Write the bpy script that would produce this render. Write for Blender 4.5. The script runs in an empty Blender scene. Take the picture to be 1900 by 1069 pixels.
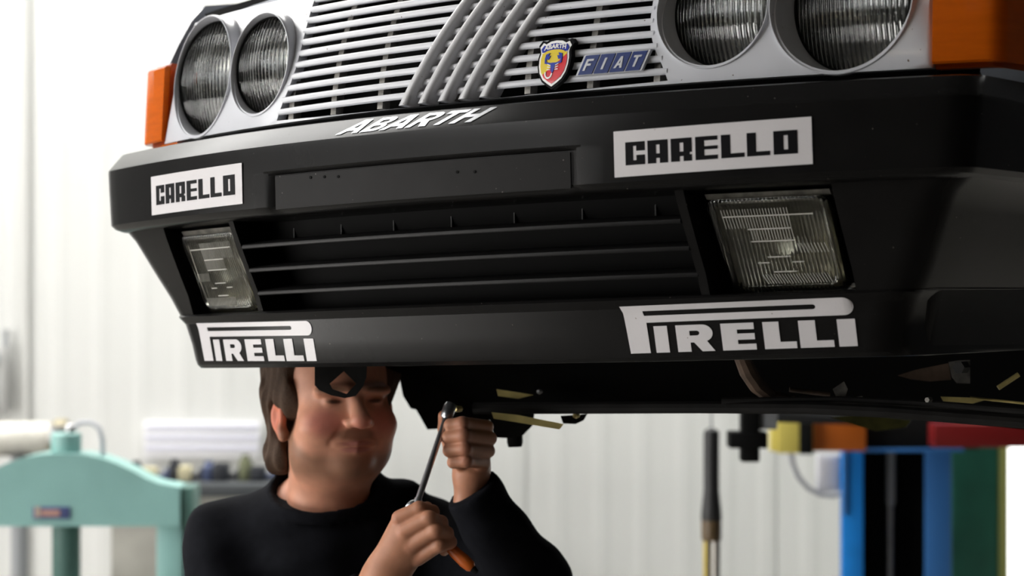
import bpy, bmesh, math, random
import numpy as np
from mathutils import Vector, Matrix, Euler
from mathutils.geometry import delaunay_2d_cdt

# ------------------------------------------------------------------ camera
F_PX = 3990.0
CAM_Z = 1.72
scene = bpy.context.scene
COL = scene.collection
cam_d = bpy.data.cameras.new('camera')
cam_d.sensor_fit = 'HORIZONTAL'
cam_d.sensor_width = 36.0
cam_d.lens = F_PX / 1900.0 * 36.0
cam_d.clip_start = 0.05
cam_d.clip_end = 100
cam_d.dof.use_dof = True
cam_d.dof.focus_distance = 3.16
cam_d.dof.aperture_fstop = 3.6
cam = bpy.data.objects.new('camera', cam_d)
cam.location = (0, 0, CAM_Z)
cam.rotation_euler = (math.pi / 2, 0, 0)
COL.objects.link(cam)
scene.camera = cam

# ------------------------------------------------------------------ world, lights, exposure
world = bpy.data.worlds.new('world')
scene.world = world
world.use_nodes = True
world.node_tree.nodes['Background'].inputs[0].default_value = (0.8, 0.9, 1.0, 1)
world.node_tree.nodes['Background'].inputs[1].default_value = 0.05
WINDOW_POWER = 7.2      # daylight in the panes of the left wall
SKYLIGHT_POWER = 7.6
FILL_POWER = 12.0          # glow of the unseen panel added on the left wall     # daylight in the roof lights
TUBE_POWER = 24.0        # warm ceiling tubes
scene.view_settings.view_transform = 'Standard'
scene.view_settings.look = 'None'
scene.view_settings.gamma = 1.0
scene.view_settings.use_curve_mapping = False
scene.view_settings.exposure = 0.15

rnd = random.Random(7)

# ------------------------------------------------------------------ helpers
def at(px, py, d):
    """a point seen at pixel (px, py) of the 1900x1069 frame, d metres ahead"""
    return Vector(((px - 950.0) * d / F_PX, d, CAM_Z + (534.5 - py) * d / F_PX))

def mat(name, col, rough=0.5, metal=0.0, var=0.0, scale=20.0, bump=0.0, bscale=200.0, spec=0.5, coat=0.0,
        trans=0.0, ior=1.45, emit=None, estr=0.0, attr=None, specks=None, speck_scale=90.0, speck_thr=0.7, sheen=0.0,
        aniso=None, sss=0.0, rough_var=0.0):
    m = bpy.data.materials.new(name)
    m.use_nodes = True
    nt = m.node_tree
    b = nt.nodes['Principled BSDF']
    b.inputs['Base Color'].default_value = (*col, 1)
    b.inputs['Roughness'].default_value = rough
    b.inputs['Metallic'].default_value = metal
    b.inputs['Specular IOR Level'].default_value = spec
    b.inputs['Coat Weight'].default_value = coat
    b.inputs['Coat Roughness'].default_value = 0.08
    b.inputs['Transmission Weight'].default_value = trans
    b.inputs['IOR'].default_value = ior
    b.inputs['Sheen Weight'].default_value = sheen
    if sss:
        b.inputs['Subsurface Weight'].default_value = sss
        b.inputs['Subsurface Radius'].default_value = (0.012, 0.004, 0.002)
        b.inputs['Subsurface Scale'].default_value = 1.0
    if emit:
        b.inputs['Emission Color'].default_value = (*emit, 1)
        b.inputs['Emission Strength'].default_value = estr
    tc = nt.nodes.new('ShaderNodeTexCoord')
    src = tc.outputs['Object']
    if aniso:
        mp = nt.nodes.new('ShaderNodeMapping')
        mp.inputs['Scale'].default_value = aniso
        nt.links.new(src, mp.inputs[0]); src = mp.outputs[0]
    colsock = None
    if attr:
        a = nt.nodes.new('ShaderNodeAttribute'); a.attribute_name = attr
        colsock = a.outputs['Color']
    if var:
        n = nt.nodes.new('ShaderNodeTexNoise')
        n.inputs['Scale'].default_value = scale; n.inputs['Detail'].default_value = 6
        nt.links.new(src, n.inputs['Vector'])
        r = nt.nodes.new('ShaderNodeMapRange')
        r.inputs[1].default_value = 0.3; r.inputs[2].default_value = 0.7
        r.inputs[3].default_value = 1 - var; r.inputs[4].default_value = 1 + var * 0.4
        nt.links.new(n.outputs[0], r.inputs[0])
        mx = nt.nodes.new('ShaderNodeMix'); mx.data_type = 'RGBA'; mx.blend_type = 'MULTIPLY'
        mx.inputs[0].default_value = 1.0
        if colsock: nt.links.new(colsock, mx.inputs[6])
        else: mx.inputs[6].default_value = (*col, 1)
        nt.links.new(r.outputs[0], mx.inputs[7])
        colsock = mx.outputs[2]
        if rough_var:
            r2 = nt.nodes.new('ShaderNodeMapRange')
            r2.inputs[1].default_value = 0.3; r2.inputs[2].default_value = 0.7
            r2.inputs[3].default_value = max(0.02, rough - rough_var); r2.inputs[4].default_value = rough + rough_var
            nt.links.new(n.outputs[0], r2.inputs[0]); nt.links.new(r2.outputs[0], b.inputs['Roughness'])
    if specks:
        n2 = nt.nodes.new('ShaderNodeTexNoise'); n2.inputs['Scale'].default_value = speck_scale
        n2.inputs['Detail'].default_value = 1
        nt.links.new(tc.outputs['Object'], n2.inputs['Vector'])
        r3 = nt.nodes.new('ShaderNodeMapRange')
        r3.inputs[1].default_value = speck_thr; r3.inputs[2].default_value = speck_thr + 0.03
        nt.links.new(n2.outputs[0], r3.inputs[0])
        mx2 = nt.nodes.new('ShaderNodeMix'); mx2.data_type = 'RGBA'
        nt.links.new(r3.outputs[0], mx2.inputs[0])
        if colsock: nt.links.new(colsock, mx2.inputs[6])
        else: mx2.inputs[6].default_value = (*col, 1)
        mx2.inputs[7].default_value = (*specks, 1)
        colsock = mx2.outputs[2]
    if colsock:
        nt.links.new(colsock, b.inputs['Base Color'])
    if bump:
        n3 = nt.nodes.new('ShaderNodeTexNoise'); n3.inputs['Scale'].default_value = bscale
        n3.inputs['Detail'].default_value = 3
        nt.links.new(src, n3.inputs['Vector'])
        bp = nt.nodes.new('ShaderNodeBump'); bp.inputs['Strength'].default_value = bump
        bp.inputs['Distance'].default_value = 0.002
        nt.links.new(n3.outputs[0], bp.inputs['Height'])
        nt.links.new(bp.outputs[0], b.inputs['Normal'])
    return m

def mesh_obj(name, verts, faces, material, parent=None, smooth=35, loc=None, mats=None, fmat=None):
    me = bpy.data.meshes.new(name)
    me.from_pydata([tuple(v) for v in verts], [], faces)
    me.validate()
    if mats:
        for m in mats: me.materials.append(m)
        if fmat: me.polygons.foreach_set('material_index', fmat)
    else:
        me.materials.append(material)
    bm = bmesh.new(); bm.from_mesh(me)
    bmesh.ops.recalc_face_normals(bm, faces=bm.faces)
    bm.to_mesh(me); bm.free()
    if smooth:
        me.shade_smooth()
        me.set_sharp_from_angle(angle=math.radians(smooth))
    o = bpy.data.objects.new(name, me)
    COL.objects.link(o)
    if parent: o.parent = parent
    if loc: o.location = loc
    return o

def empty(name, loc=(0, 0, 0)):
    o = bpy.data.objects.new(name, None); o.location = loc; o.empty_display_size = 0.1
    COL.objects.link(o); return o

def tag(o, label, cat=None, group=None, kind=None):
    o['label'] = label
    if cat: o['category'] = cat
    if group: o['group'] = group
    if kind: o['kind'] = kind
    return o

class MB:
    """collects shapes for one mesh"""
    def __init__(self): self.v = []; self.f = []
    def add(self, vs, fs):
        n = len(self.v); self.v += [Vector(v) for v in vs]; self.f += [tuple(i + n for i in f) for f in fs]; return self
    def box(self, c, s, rot=None, bev=0.0):
        bm = bmesh.new(); bmesh.ops.create_cube(bm, size=1)
        for v in bm.verts: v.co = Vector((v.co.x * s[0], v.co.y * s[1], v.co.z * s[2]))
        if bev: bmesh.ops.bevel(bm, geom=bm.edges[:], offset=bev, segments=2, affect='EDGES', profile=0.5)
        M = Matrix.Translation(c) @ (rot.to_matrix().to_4x4() if rot else Matrix())
        bm.verts.ensure_lookup_table()
        self.add([M @ v.co for v in bm.verts], [[v.index for v in f.verts] for f in bm.faces]); bm.free(); return self
    def tube(self, pts, radii, n=12, cap=True):
        pts = [Vector(p) for p in pts]
        if not hasattr(radii, '__len__'): radii = [radii] * len(pts)
        up = None; vs = []; fs = []
        for i, p in enumerate(pts):
            if i == 0: t = pts[1] - p
            elif i == len(pts) - 1: t = p - pts[i - 1]
            else: t = pts[i + 1] - pts[i - 1]
            t.normalize()
            if up is None:
                up = Vector((0, 0, 1)) if abs(t.z) < 0.9 else Vector((1, 0, 0))
            a = t.cross(up).normalized(); b = a.cross(t).normalized(); up = b
            for k in range(n):
                an = 2 * math.pi * k / n
                vs.append(p + (a * math.cos(an) + b * math.sin(an)) * radii[i])
        for i in range(len(pts) - 1):
            for k in range(n):
                fs.append((i * n + k, i * n + (k + 1) % n, (i + 1) * n + (k + 1) % n, (i + 1) * n + k))
        if cap:
            fs.append(tuple(range(n))); fs.append(tuple((len(pts) - 1) * n + k for k in range(n)))
        return self.add(vs, fs)
    def lathe(self, prof, c=(0, 0, 0), axis='z', n=24):
        vs = []; fs = []
        for r, h in prof:
            for k in range(n):
                an = 2 * math.pi * k / n; x, y = r * math.cos(an), r * math.sin(an)
                p = {'z': (x, y, h), 'y': (x, h, y), 'x': (h, x, y)}[axis]
                vs.append(Vector(p) + Vector(c))
        m = len(prof)
        for i in range(m - 1):
            for k in range(n):
                fs.append((i * n + k, i * n + (k + 1) % n, (i + 1) * n + (k + 1) % n, (i + 1) * n + k))
        fs.append(tuple(range(n))); fs.append(tuple((m - 1) * n + k for k in range(n)))
        return self.add(vs, fs)
    def prism(self, poly, y0, y1, fn=None):
        """polygon in (x, z) extruded along y"""
        n = len(poly)
        vs = [Vector((x, y0, z)) for x, z in poly] + [Vector((x, y1, z)) for x, z in poly]
        fs = [tuple(range(n)), tuple(range(2 * n - 1, n - 1, -1))]
        for i in range(n): fs.append((i, (i + 1) % n, n + (i + 1) % n, n + i))
        if fn: vs = [fn(v) for v in vs]
        return self.add(vs, fs)
    def build(self, name, material, parent=None, smooth=35):
        return mesh_obj(name, self.v, self.f, material, parent, smooth)

def inside(p, poly):
    x, y = p; c = False; j = len(poly) - 1
    for i in range(len(poly)):
        xi, yi = poly[i]; xj, yj = poly[j]
        if (yi > y) != (yj > y) and x < (xj - xi) * (y - yi) / (yj - yi) + xi: c = not c
        j = i
    return c

def fill2d(loops, grid=None):
    """even-odd fill of closed 2D loops; grid=(dx,dz) adds inner points. returns verts2d, tris"""
    pts = []; edges = []
    for lp in loops:
        n0 = len(pts); pts += [Vector(p) for p in lp]
        edges += [(n0 + i, n0 + (i + 1) % len(lp)) for i in range(len(lp))]
    if grid:
        xs = [p[0] for p in loops[0]]; zs = [p[1] for p in loops[0]]
        x = min(xs) + grid[0] / 2
        while x < max(xs):
            z = min(zs) + grid[1] / 2
            while z < max(zs):
                if sum(inside((x, z), lp) for lp in loops) % 2: pts.append(Vector((x, z)))
                z += grid[1]
            x += grid[0]
    v, e, f, _, _, _ = delaunay_2d_cdt(pts, edges, [], 0, 1e-6)
    out = []
    for t in f:
        c = ((v[t[0]].x + v[t[1]].x + v[t[2]].x) / 3, (v[t[0]].y + v[t[1]].y + v[t[2]].y) / 3)
        if sum(inside(c, lp) for lp in loops) % 2: out.append(tuple(t))
    return [(p.x, p.y) for p in v], out

def plate(loops, surf, thick, grid=None):
    """solid plate: 2D loops placed on surf(x,z)->Vector (front), thick metres deep along +y"""
    v, t = fill2d(loops, grid)
    n = len(v)
    vs = [surf(x, z) for x, z in v]; vs += [p + Vector((0, thick, 0)) for p in vs]
    fs = [f for f in t] + [tuple(i + n for i in f[::-1]) for f in t]
    cnt = {}
    for f in t:
        for a, b in ((f[0], f[1]), (f[1], f[2]), (f[2], f[0])):
            k = (min(a, b), max(a, b)); cnt.setdefault(k, []).append((a, b))
    for k, l in cnt.items():
        if len(l) == 1:
            a, b = l[0]; fs.append((b, a, a + n, b + n))
    return vs, fs

def ell(cx, cz, rx, rz, n=48, a0=0.0):
    return [(cx + rx * math.cos(2 * math.pi * i / n + a0), cz + rz * math.sin(2 * math.pi * i / n + a0)) for i in range(n)]

# ------------------------------------------------------------------ materials
M_wall = mat('wall_white_sheet', (0.66, 0.665, 0.645), 0.45, var=0.05, scale=1.2)
M_wall_dk = mat('wall_dark_sheet', (0.016, 0.0165, 0.018), 0.8, var=0.1, scale=2, spec=0.2)
M_wall_gr = mat('wall_grey_sheet', (0.07, 0.07, 0.072), 0.6, var=0.1, scale=2)
M_seam = mat('seam_grey', (0.56, 0.56, 0.54), 0.6)
M_floor = mat('concrete_floor', (0.20, 0.19, 0.172), 0.55, var=0.35, scale=1.6, bump=0.15, bscale=40)
M_ceil = mat('ceiling_sheet', (0.12, 0.12, 0.12), 0.7)
M_frame = mat('window_frame_grey', (0.3, 0.31, 0.32), 0.5)
M_day = mat('daylight_pane', (0.9, 0.95, 1.0), 0.5, emit=(1.0, 0.99, 0.975), estr=WINDOW_POWER)
M_sky = mat('rooflight_pane', (0.9, 0.95, 1.0), 0.5, emit=(1.0, 0.98, 0.95), estr=SKYLIGHT_POWER)
M_leftfill = mat('left_fill_pane', (0.9, 0.9, 0.9), 0.5, emit=(1.0, 0.97, 0.93), estr=FILL_POWER)
M_tube = mat('warm_tube', (1, 0.9, 0.7), 0.5, emit=(1.0, 0.84, 0.62), estr=TUBE_POWER)
M_white = mat('car_white_plastic', (0.56, 0.57, 0.605), 0.3, var=0.06, scale=9, coat=0.25, specks=(0.10, 0.06, 0.03), speck_scale=150, speck_thr=0.77)
M_bar = mat('grille_bar_grey', (0.44, 0.44, 0.45), 0.35, coat=0.2, specks=(0.15, 0.12, 0.1), speck_scale=160, speck_thr=0.76)
M_paint = mat('car_grey_white_paint', (0.36, 0.38, 0.42), 0.25, coat=0.5)
M_black = mat('bumper_black', (0.008, 0.0077, 0.0076), 0.24, spec=0.19, var=0.2, scale=14, bump=0.03, bscale=600,
              specks=(0.12, 0.11, 0.10), speck_scale=230, speck_thr=0.79)
M_plate = mat('plate_recess_black', (0.012, 0.0114, 0.0112), 0.6, spec=0.15, var=0.2, scale=20, specks=(0.2, 0.19, 0.18), speck_scale=190, speck_thr=0.78)
M_dark = mat('matt_black', (0.006, 0.006, 0.006), 0.8, spec=0.1)
M_slat = mat('lower_slat_black', (0.008, 0.0078, 0.0078), 0.4, spec=0.15, var=0.2, scale=30)
M_oily = mat('oily_underbody', (0.010, 0.0095, 0.009), 0.6, spec=0.2, var=0.5, scale=25, bump=0.3, bscale=60)
M_rust = mat('rusty_steel', (0.10, 0.065, 0.045), 0.6, var=0.5, scale=40, bump=0.2, bscale=120)
M_alu = mat('dirty_cast_metal', (0.22, 0.21, 0.19), 0.5, metal=0.6, var=0.5, scale=50)
M_yelmetal = mat('brass_and_yellow_lit_steel', (0.68, 0.56, 0.22), 0.35, metal=0.25, var=0.25, scale=40)  # yellowish light on the underbody steel is put into this base colour
M_sticker = mat('sticker_white', (0.62, 0.60, 0.61), 0.28, bump=0.12, bscale=260, specks=(0.25, 0.22, 0.2), speck_scale=140, speck_thr=0.79)
M_ink = mat('sticker_black', (0.005, 0.005, 0.006), 0.5, spec=0.1)
M_chromelet = mat('silver_letter', (0.58, 0.59, 0.62), 0.22, metal=0.3)
M_amber = mat('amber_lens', (0.72, 0.14, 0.004), 0.2, var=0.12, scale=14, aniso=(1, 1, 8), trans=0.35, ior=1.25, spec=0.25)
M_amber_in = mat('amber_inner', (0.5, 0.07, 0.003), 0.3, trans=0.6, ior=1.3)
M_blue = mat('badge_blue', (0.018, 0.035, 0.14), 0.25, coat=0.5)
M_crestblue = mat('crest_blue', (0.012, 0.03, 0.32), 0.3)
M_red = mat('crest_red', (0.62, 0.008, 0.02), 0.3, coat=0.4)
M_yellow = mat('crest_yellow', (0.72, 0.55, 0.03), 0.3, coat=0.4)
M_crestwhite = mat('crest_white', (0.85, 0.85, 0.84), 0.3)
M_reflector = mat('reflector_bowl', (0.50, 0.49, 0.46), 0.22, metal=1.0, var=0.3, scale=30)
M_fogrefl = mat('fog_reflector', (0.19, 0.175, 0.14), 0.35, metal=0.8, var=0.4, scale=40)
M_ridge = mat('lens_ridge_frosted', (0.5, 0.49, 0.45), 0.3)
M_flute = mat('lens_flute_glass', (0.30, 0.29, 0.25), 0.12, trans=0.5)
M_chrome = mat('chrome_steel', (0.7, 0.71, 0.74), 0.3, metal=1.0)
M_steel = mat('brushed_steel', (0.45, 0.45, 0.46), 0.35, metal=0.9, var=0.2, scale=60)

def glass_mat(name, tint, rough, wave_scale, strength, dirx=True, ior=1.45):
    m = bpy.data.materials.new(name); m.use_nodes = True
    nt = m.node_tree; b = nt.nodes['Principled BSDF']
    b.inputs['Base Color'].default_value = (*tint, 1); b.inputs['Roughness'].default_value = rough
    b.inputs['Transmission Weight'].default_value = 1.0; b.inputs['IOR'].default_value = ior
    tc = nt.nodes.new('ShaderNodeTexCoord'); w = nt.nodes.new('ShaderNodeTexWave')
    w.bands_direction = 'X'; w.inputs['Scale'].default_value = wave_scale
    w.inputs['Distortion'].default_value = 0.0
    nt.links.new(tc.outputs['Object'], w.inputs['Vector'])
    bp = nt.nodes.new('ShaderNodeBump'); bp.inputs['Strength'].default_value = strength; bp.inputs['Distance'].default_value = 0.002
    nt.links.new(w.outputs['Fac'], bp.inputs['Height']); nt.links.new(bp.outputs[0], b.inputs['Normal'])
    return m
M_glass = glass_mat('headlight_glass', (0.92, 0.94, 0.93), 0.04, 45, 0.9)
M_foglass = glass_mat('fog_lamp_glass', (0.8, 0.8, 0.7), 0.06, 60, 0.4)

# ------------------------------------------------------------------ room
X0, X1, Y0, Y1, ZC = -6.5, 6.0, -6.0, 8.6, 5.2
def struct(o, label, kind='structure'):
    o['kind'] = kind; o['label'] = label; return o
struct(MB().box(((X0 + X1) / 2, (Y0 + Y1) / 2, -0.1), (X1 - X0 + 0.6, Y1 - Y0 + 0.6, 0.2)).build('floor', M_floor, smooth=0), 'grey concrete workshop floor')
# ceiling; two unseen roof lights, the long one added to brighten the wall
cb = MB()
ROOF_LIGHTS = [(-6.2, -1.6, 4.7, 6.5), (-5.2, 5.6, 6.6, 8.4)]      # x0, x1, y0, y1
def ceil(x0, x1, y0, y1):
    if x1 > x0 and y1 > y0: cb.box(((x0 + x1) / 2, (y0 + y1) / 2, ZC + 0.1), (x1 - x0, y1 - y0, 0.2))
ceil(X0, X1, Y0, 4.7); ceil(X0, -6.2, 4.7, 6.6); ceil(X0, -5.2, 6.6, 8.4); ceil(-1.6, X1, 4.7, 6.6); ceil(-6.2, -1.6, 6.5, 6.6); ceil(5.6, X1, 6.6, 8.4); ceil(X0, X1, 8.4, Y1)
struct(cb.build('ceiling', M_ceil, smooth=0), 'grey sheet ceiling with roof lights')
for i, (xa, xb, ya, yb) in enumerate(ROOF_LIGHTS):
    w = MB().box(((xa + xb) / 2, (ya + yb) / 2, ZC + 0.12), (xb - xa, yb - ya, 0.02)).build('window_%d' % (i + 1), M_sky, smooth=0)
    struct(w, ['short frosted roof light over the press', 'unseen long roof light added to brighten the back wall'][i])

# back wall: ribbed sheet panels, each a piece of its own
wb = empty('wall_back', (0, Y1, 0)); struct(wb, 'white ribbed sheet-panel wall at the back')
def ribbed_panel(width, h, ribs):
    vs = []; n = ribs * 4; xs = []
    for i in range(ribs):
        p = width / ribs
        xs += [(i * p, 0.0), (i * p + p * 0.55, 0.0), (i * p + p * 0.66, -0.003), (i * p + p * 0.89, -0.003)]
    xs.append((width, 0.0))
    for x, y in xs: vs += [(x, y, 0), (x, y, h)]
    for x, y in xs: vs += [(x, 0.05, 0), (x, 0.05, h)]
    m = len(xs); fs = []
    for i in range(m - 1):
        fs.append((2 * i, 2 * i + 2, 2 * i + 3, 2 * i + 1)); j = 2 * m
        fs.append((j + 2 * i, j + 2 * i + 1, j + 2 * i + 3, j + 2 * i + 2))
        fs.append((2 * i + 1, 2 * i + 3, j + 2 * i + 3, j + 2 * i + 1)); fs.append((2 * i, j + 2 * i, j + 2 * i + 2, 2 * i + 2))
    fs.append((0, 1, 2 * m + 1, 2 * m)); fs.append((2 * m - 2, 4 * m - 2, 4 * m - 1, 2 * m - 1))
    return vs, fs
pv, pf = ribbed_panel(0.996, ZC, 6)
first = None
k = 0
x = -1.94 - 5.0
while x < X1:
    if first is None:
        first = mesh_obj('panel', pv, pf, M_wall, wb, smooth=0); o = first
    else:
        o = first.copy(); COL.objects.link(o); o.parent = wb
    o.location = (x, 0, 0); x += 1.0
o = MB().box((0, 0.1, ZC / 2), (X1 - X0, 0.06, ZC)).build('seam_backing', M_seam, wb, smooth=0)
wn = MB().box((2.67, Y1 - 0.02, 1.6), (1.46, 0.02, 2.8)).build('window_8', mat('frosted_door_pane', (0.9, 0.92, 0.9), 0.5, emit=(1.0, 1.0, 0.96), estr=2.2), smooth=0)
struct(wn, 'bright frosted window at the right end of the back wall')
fr = MB()
for xx in (1.93, 3.42): fr.box((xx, Y1 - 0.04, 1.6), (0.03, 0.06, 2.9))
for zz_ in (0.17, 3.03): fr.box((2.72, Y1 - 0.04, zz_), (1.39, 0.06, 0.05))
fr.build('window_frame', M_wall, wn, smooth=0)
# left wall with a long window band
lw = MB()
WY0, WY1, WZ0, WZ1 = -3.0, 5.0, 3.1, 4.9
lw.box((X0 - 0.1, (Y0 + Y1) / 2, WZ0 / 2), (0.2, Y1 - Y0, WZ0))
lw.box((X0 - 0.1, (Y0 + Y1) / 2, (ZC + WZ1) / 2), (0.2, Y1 - Y0, ZC - WZ1))
lw.box((X0 - 0.1, (Y0 + WY0) / 2, (WZ0 + WZ1) / 2), (0.2, WY0 - Y0, WZ1 - WZ0))
lw.box((X0 - 0.1, (Y1 + WY1) / 2, (WZ0 + WZ1) / 2), (0.2, Y1 - WY1, WZ1 - WZ0))
struct(lw.build('wall_left', M_wall_gr, smooth=0), 'grey workshop wall on the left with a high window band')
dr = MB().box((X0 + 0.02, 2.0, 0.85), (0.02, 5.4, 1.5)).build('fill_panel_1', M_leftfill, smooth=0)  # glowing panel out of view, added to light the man from the left
struct(dr, 'unseen glowing panel added on the left wall to light the man')
fr = MB()
for yy in (-0.7, 0.65, 2.0, 3.35, 4.7): fr.box((X0 + 0.05, yy, 0.85), (0.05, 0.06, 1.56))
for zz_ in (0.08, 1.62): fr.box((X0 + 0.05, 2.0, zz_), (0.05, 5.4, 0.06))
fr.build('fill_panel_frame', M_frame, dr, smooth=0)
nb = 5
for i in range(nb):
    a = WY0 + (WY1 - WY0) * i / nb; b_ = WY0 + (WY1 - WY0) * (i + 1) / nb
    w = MB().box((X0 - 0.12, (a + b_) / 2, (WZ0 + WZ1) / 2), (0.02, b_ - a - 0.02, WZ1 - WZ0 - 0.02)).build('window_%d' % (i + 3), M_day, smooth=0)
    struct(w, 'bright daylight window pane in the left wall')
    fr = MB()
    for yy in (a + 0.03, b_ - 0.03): fr.box((X0 - 0.06, yy, (WZ0 + WZ1) / 2), (0.08, 0.05, WZ1 - WZ0))
    for zz in (WZ0 + 0.03, (WZ0 + WZ1) / 2, WZ1 - 0.03): fr.box((X0 - 0.06, (a + b_) / 2, zz), (0.08, b_ - a - 0.11, 0.05))
    fr.build('window_frame', M_frame, w, smooth=0)
struct(MB().box((X1 + 0.1, (Y0 + Y1) / 2, ZC / 2), (0.2, Y1 - Y0, ZC)).build('wall_right', M_wall_dk, smooth=0), 'dark workshop wall on the right')
struct(MB().box(((X0 + X1) / 2, Y0 - 0.1, ZC / 2), (X1 - X0, 0.2, ZC)).build('wall_front', M_wall_dk, smooth=0), 'dark workshop wall behind the viewer')
# ceiling tubes behind the viewer
for i, (tx, ty) in enumerate(((-1.2, -1.6), (-1.2, -3.6), (1.8, -3.0), (-1.6, 6.4), (2.2, 6.4))):
    fx = empty('ceiling_light', (tx, ty, ZC))
    tag(fx, ['warm tube light on the ceiling, nearest ahead of the dark wall and left', 'warm tube light on the ceiling close to the dark rear wall',
             'warm tube light on the ceiling near the dark right wall', 'warm tube light on the ceiling above the green press',
             'warm tube light on the ceiling above the blue lift column'][i], 'ceiling light', 'ceiling tube lights')
    MB().box((0, 0, -0.04), (1.5, 0.16, 0.08), bev=0.01).build('housing', M_frame, fx)
    MB().tube([(-0.7, 0, -0.1), (0.7, 0, -0.1)], 0.018, 12).build('tube', M_tube, fx)

# ------------------------------------------------------------------ the car
CAR_T = Vector((-0.01723, 3.26813, 0.27236 + CAM_Z))
CAR_R = Matrix.Rotation(math.radians(-34.872), 3, 'Z') @ Matrix.Rotation(math.radians(-0.162), 3, 'X') @ Matrix.Rotation(math.radians(-1.936), 3, 'Y')
car = empty('car')
car.matrix_world = Matrix.Translation(CAR_T) @ CAR_R.to_4x4()
tag(car, 'white hatchback car raised on a lift, with black bumper and four round headlights', 'car')
CAR_I = CAR_R.transposed()
def loc(px, py, d):           # a point under the car, in the car's own axes
    return CAR_I @ (at(px, py, d) - CAR_T)
BOW = 0.29
def og(z): return -0.1425 + 0.10 * z + 1.35 * z * z          # grille / panel profile
def orim(z): return -0.1435 + 0.10 * z + 0.35 * max(z, 0) ** 2       # headlight rim profile
def interp(tab, z):
    tab = sorted(tab)
    if z <= tab[0][0]: return tab[0][1]
    for (a, va), (b, vb) in zip(tab, tab[1:]):
        if z <= b: return va + (vb - va) * (z - a) / (b - a)
    return tab[-1][1]
LOW = [(-0.155, -0.216), (-0.194, -0.197), (-0.23, -0.179), (-0.266, -0.160), (-0.297, -0.148)]
XE = [(-0.012, 0.777), (-0.05, 0.787), (-0.147, 0.777), (-0.157, 0.748), (-0.194, 0.728), (-0.23, 0.710), (-0.266, 0.692), (-0.297, 0.676),
      (-0.31, 0.664), (-0.345, 0.652), (-0.39, 0.645)]

def half_path(o, xe, xs, r=0.06, yend=0.40, na=8, nf=4):
    """plan curve from given x stations out to the corner and back along the flank (x >= 0)"""
    xc = xe
    for _ in range(30):
        th = math.atan(2 * BOW * xc); xc = xe - r * (1 - math.sin(th))
    th = math.atan(2 * BOW * xc)
    out = [(min(x, xc), o + BOW * min(x, xc) ** 2) for x in xs]
    m = 6
    x_last = out[-1][0]
    for i in range(1, m + 1):
        x = x_last + (xc - x_last) * i / m; out.append((x, o + BOW * x * x))
    cx = xc - r * math.sin(th); cy = o + BOW * xc * xc + r * math.cos(th)
    for i in range(1, na + 1):
        a = th + (math.pi / 2 - th) * i / na
        out.append((cx + r * math.sin(a), cy - r * math.cos(a)))
    lx, ly = out[-1]
    for i in range(1, nf + 1): out.append((lx + 0.01 * i / nf, ly + (yend - ly) * i / nf))
    return out
def sweep(prof, xs, both=True, side=1, yend=0.4, r=0.06, close=True, disp=None, xe=None):
    """prof: closed list of (z, o). returns verts, faces"""
    rows = []
    for z, o in prof:
        e = xe if xe else interp(XE, z)
        h = half_path(o, e, xs, r, yend)
        if both: pts = [(-x, y) for x, y in h[::-1]] + (h[1:] if xs[0] == 0 else h)
        else: pts = [(x * side, y) for x, y in h]
        rows.append([Vector((x, y, z)) for x, y in pts])
    if disp: rows = [[disp(v) for v in rw] for rw in rows]
    n = len(rows[0]); vs = [v for rw in rows for v in rw]; fs = []
    R_ = len(rows)
    for i in range(R_ if close else R_ - 1):
        j = (i + 1) % R_
        for k in range(n - 1): fs.append((i * n + k, i * n + k + 1, j * n + k + 1, j * n + k))
    if close:
        fs.append(tuple(i * n for i in range(R_))); fs.append(tuple(i * n + n - 1 for i in range(R_)))
    return vs, fs

# ---- bumper: upper moulding with plate recess, corner pieces, lower lip
XS = [0, 0.05, 0.1, 0.15, 0.2, 0.25, 0.268, 0.2775, 0.286, 0.32, 0.37, 0.42, 0.47, 0.52, 0.57, 0.60]
def plate_recess(v):
    # sunk number-plate field, open at the bottom edge
    if abs(v.x) < 0.272 and -0.154 < v.z < -0.0925: return Vector((v.x, v.y + 0.009, v.z))
    if abs(v.x) < 0.280 and -0.154 < v.z < -0.0895: return Vector((v.x, v.y + 0.003, v.z))
    return v
up_prof = [(-0.0185, -0.100), (-0.019, -0.150), (-0.0195, -0.209), (-0.0212, -0.2145), (-0.033, -0.2272), (-0.046, -0.2405), (-0.0495, -0.2435), (-0.054, -0.2438), (-0.07, -0.2441), (-0.088, -0.2445),
           (-0.091, -0.2445), (-0.0945, -0.2445), (-0.12, -0.2448), (-0.142, -0.2448), (-0.149, -0.2385), (-0.1535, -0.230), (-0.155, -0.216), (-0.158, -0.10)]
bumper_mb = MB()
vs, fs = sweep(up_prof, XS, disp=plate_recess, yend=0.30)
bumper_mb.add(vs, fs)
lip_prof = [(-0.294, -0.10), (-0.2955, -0.140), (-0.297, -0.150), (-0.300, -0.1535), (-0.304, -0.151), (-0.312, -0.1445), (-0.345, -0.138), (-0.372, -0.133), (-0.380, -0.130), (-0.386, -0.122), (-0.387, -0.07), (-0.38, -0.06)]
vs, fs = sweep(lip_prof, XS, yend=0.58)
bumper_mb.add(vs, fs)
for s in (-1, 1):
    pr = [(z, interp(LOW, z)) for z in (-0.152, -0.17, -0.194, -0.23, -0.266, -0.299)]
    pr = pr + [(z, o + 0.05) for z, o in pr[::-1]]
    vs, fs = sweep(pr, [0.604, 0.62, 0.64], both=False, side=s, yend=0.58)
    bumper_mb.add(vs, fs)
bumper = bumper_mb.build('front_bumper', M_black, car, smooth=24)
bumper['label'] = 'black front bumper with sunk number-plate field and deep spoiler lip'
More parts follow.
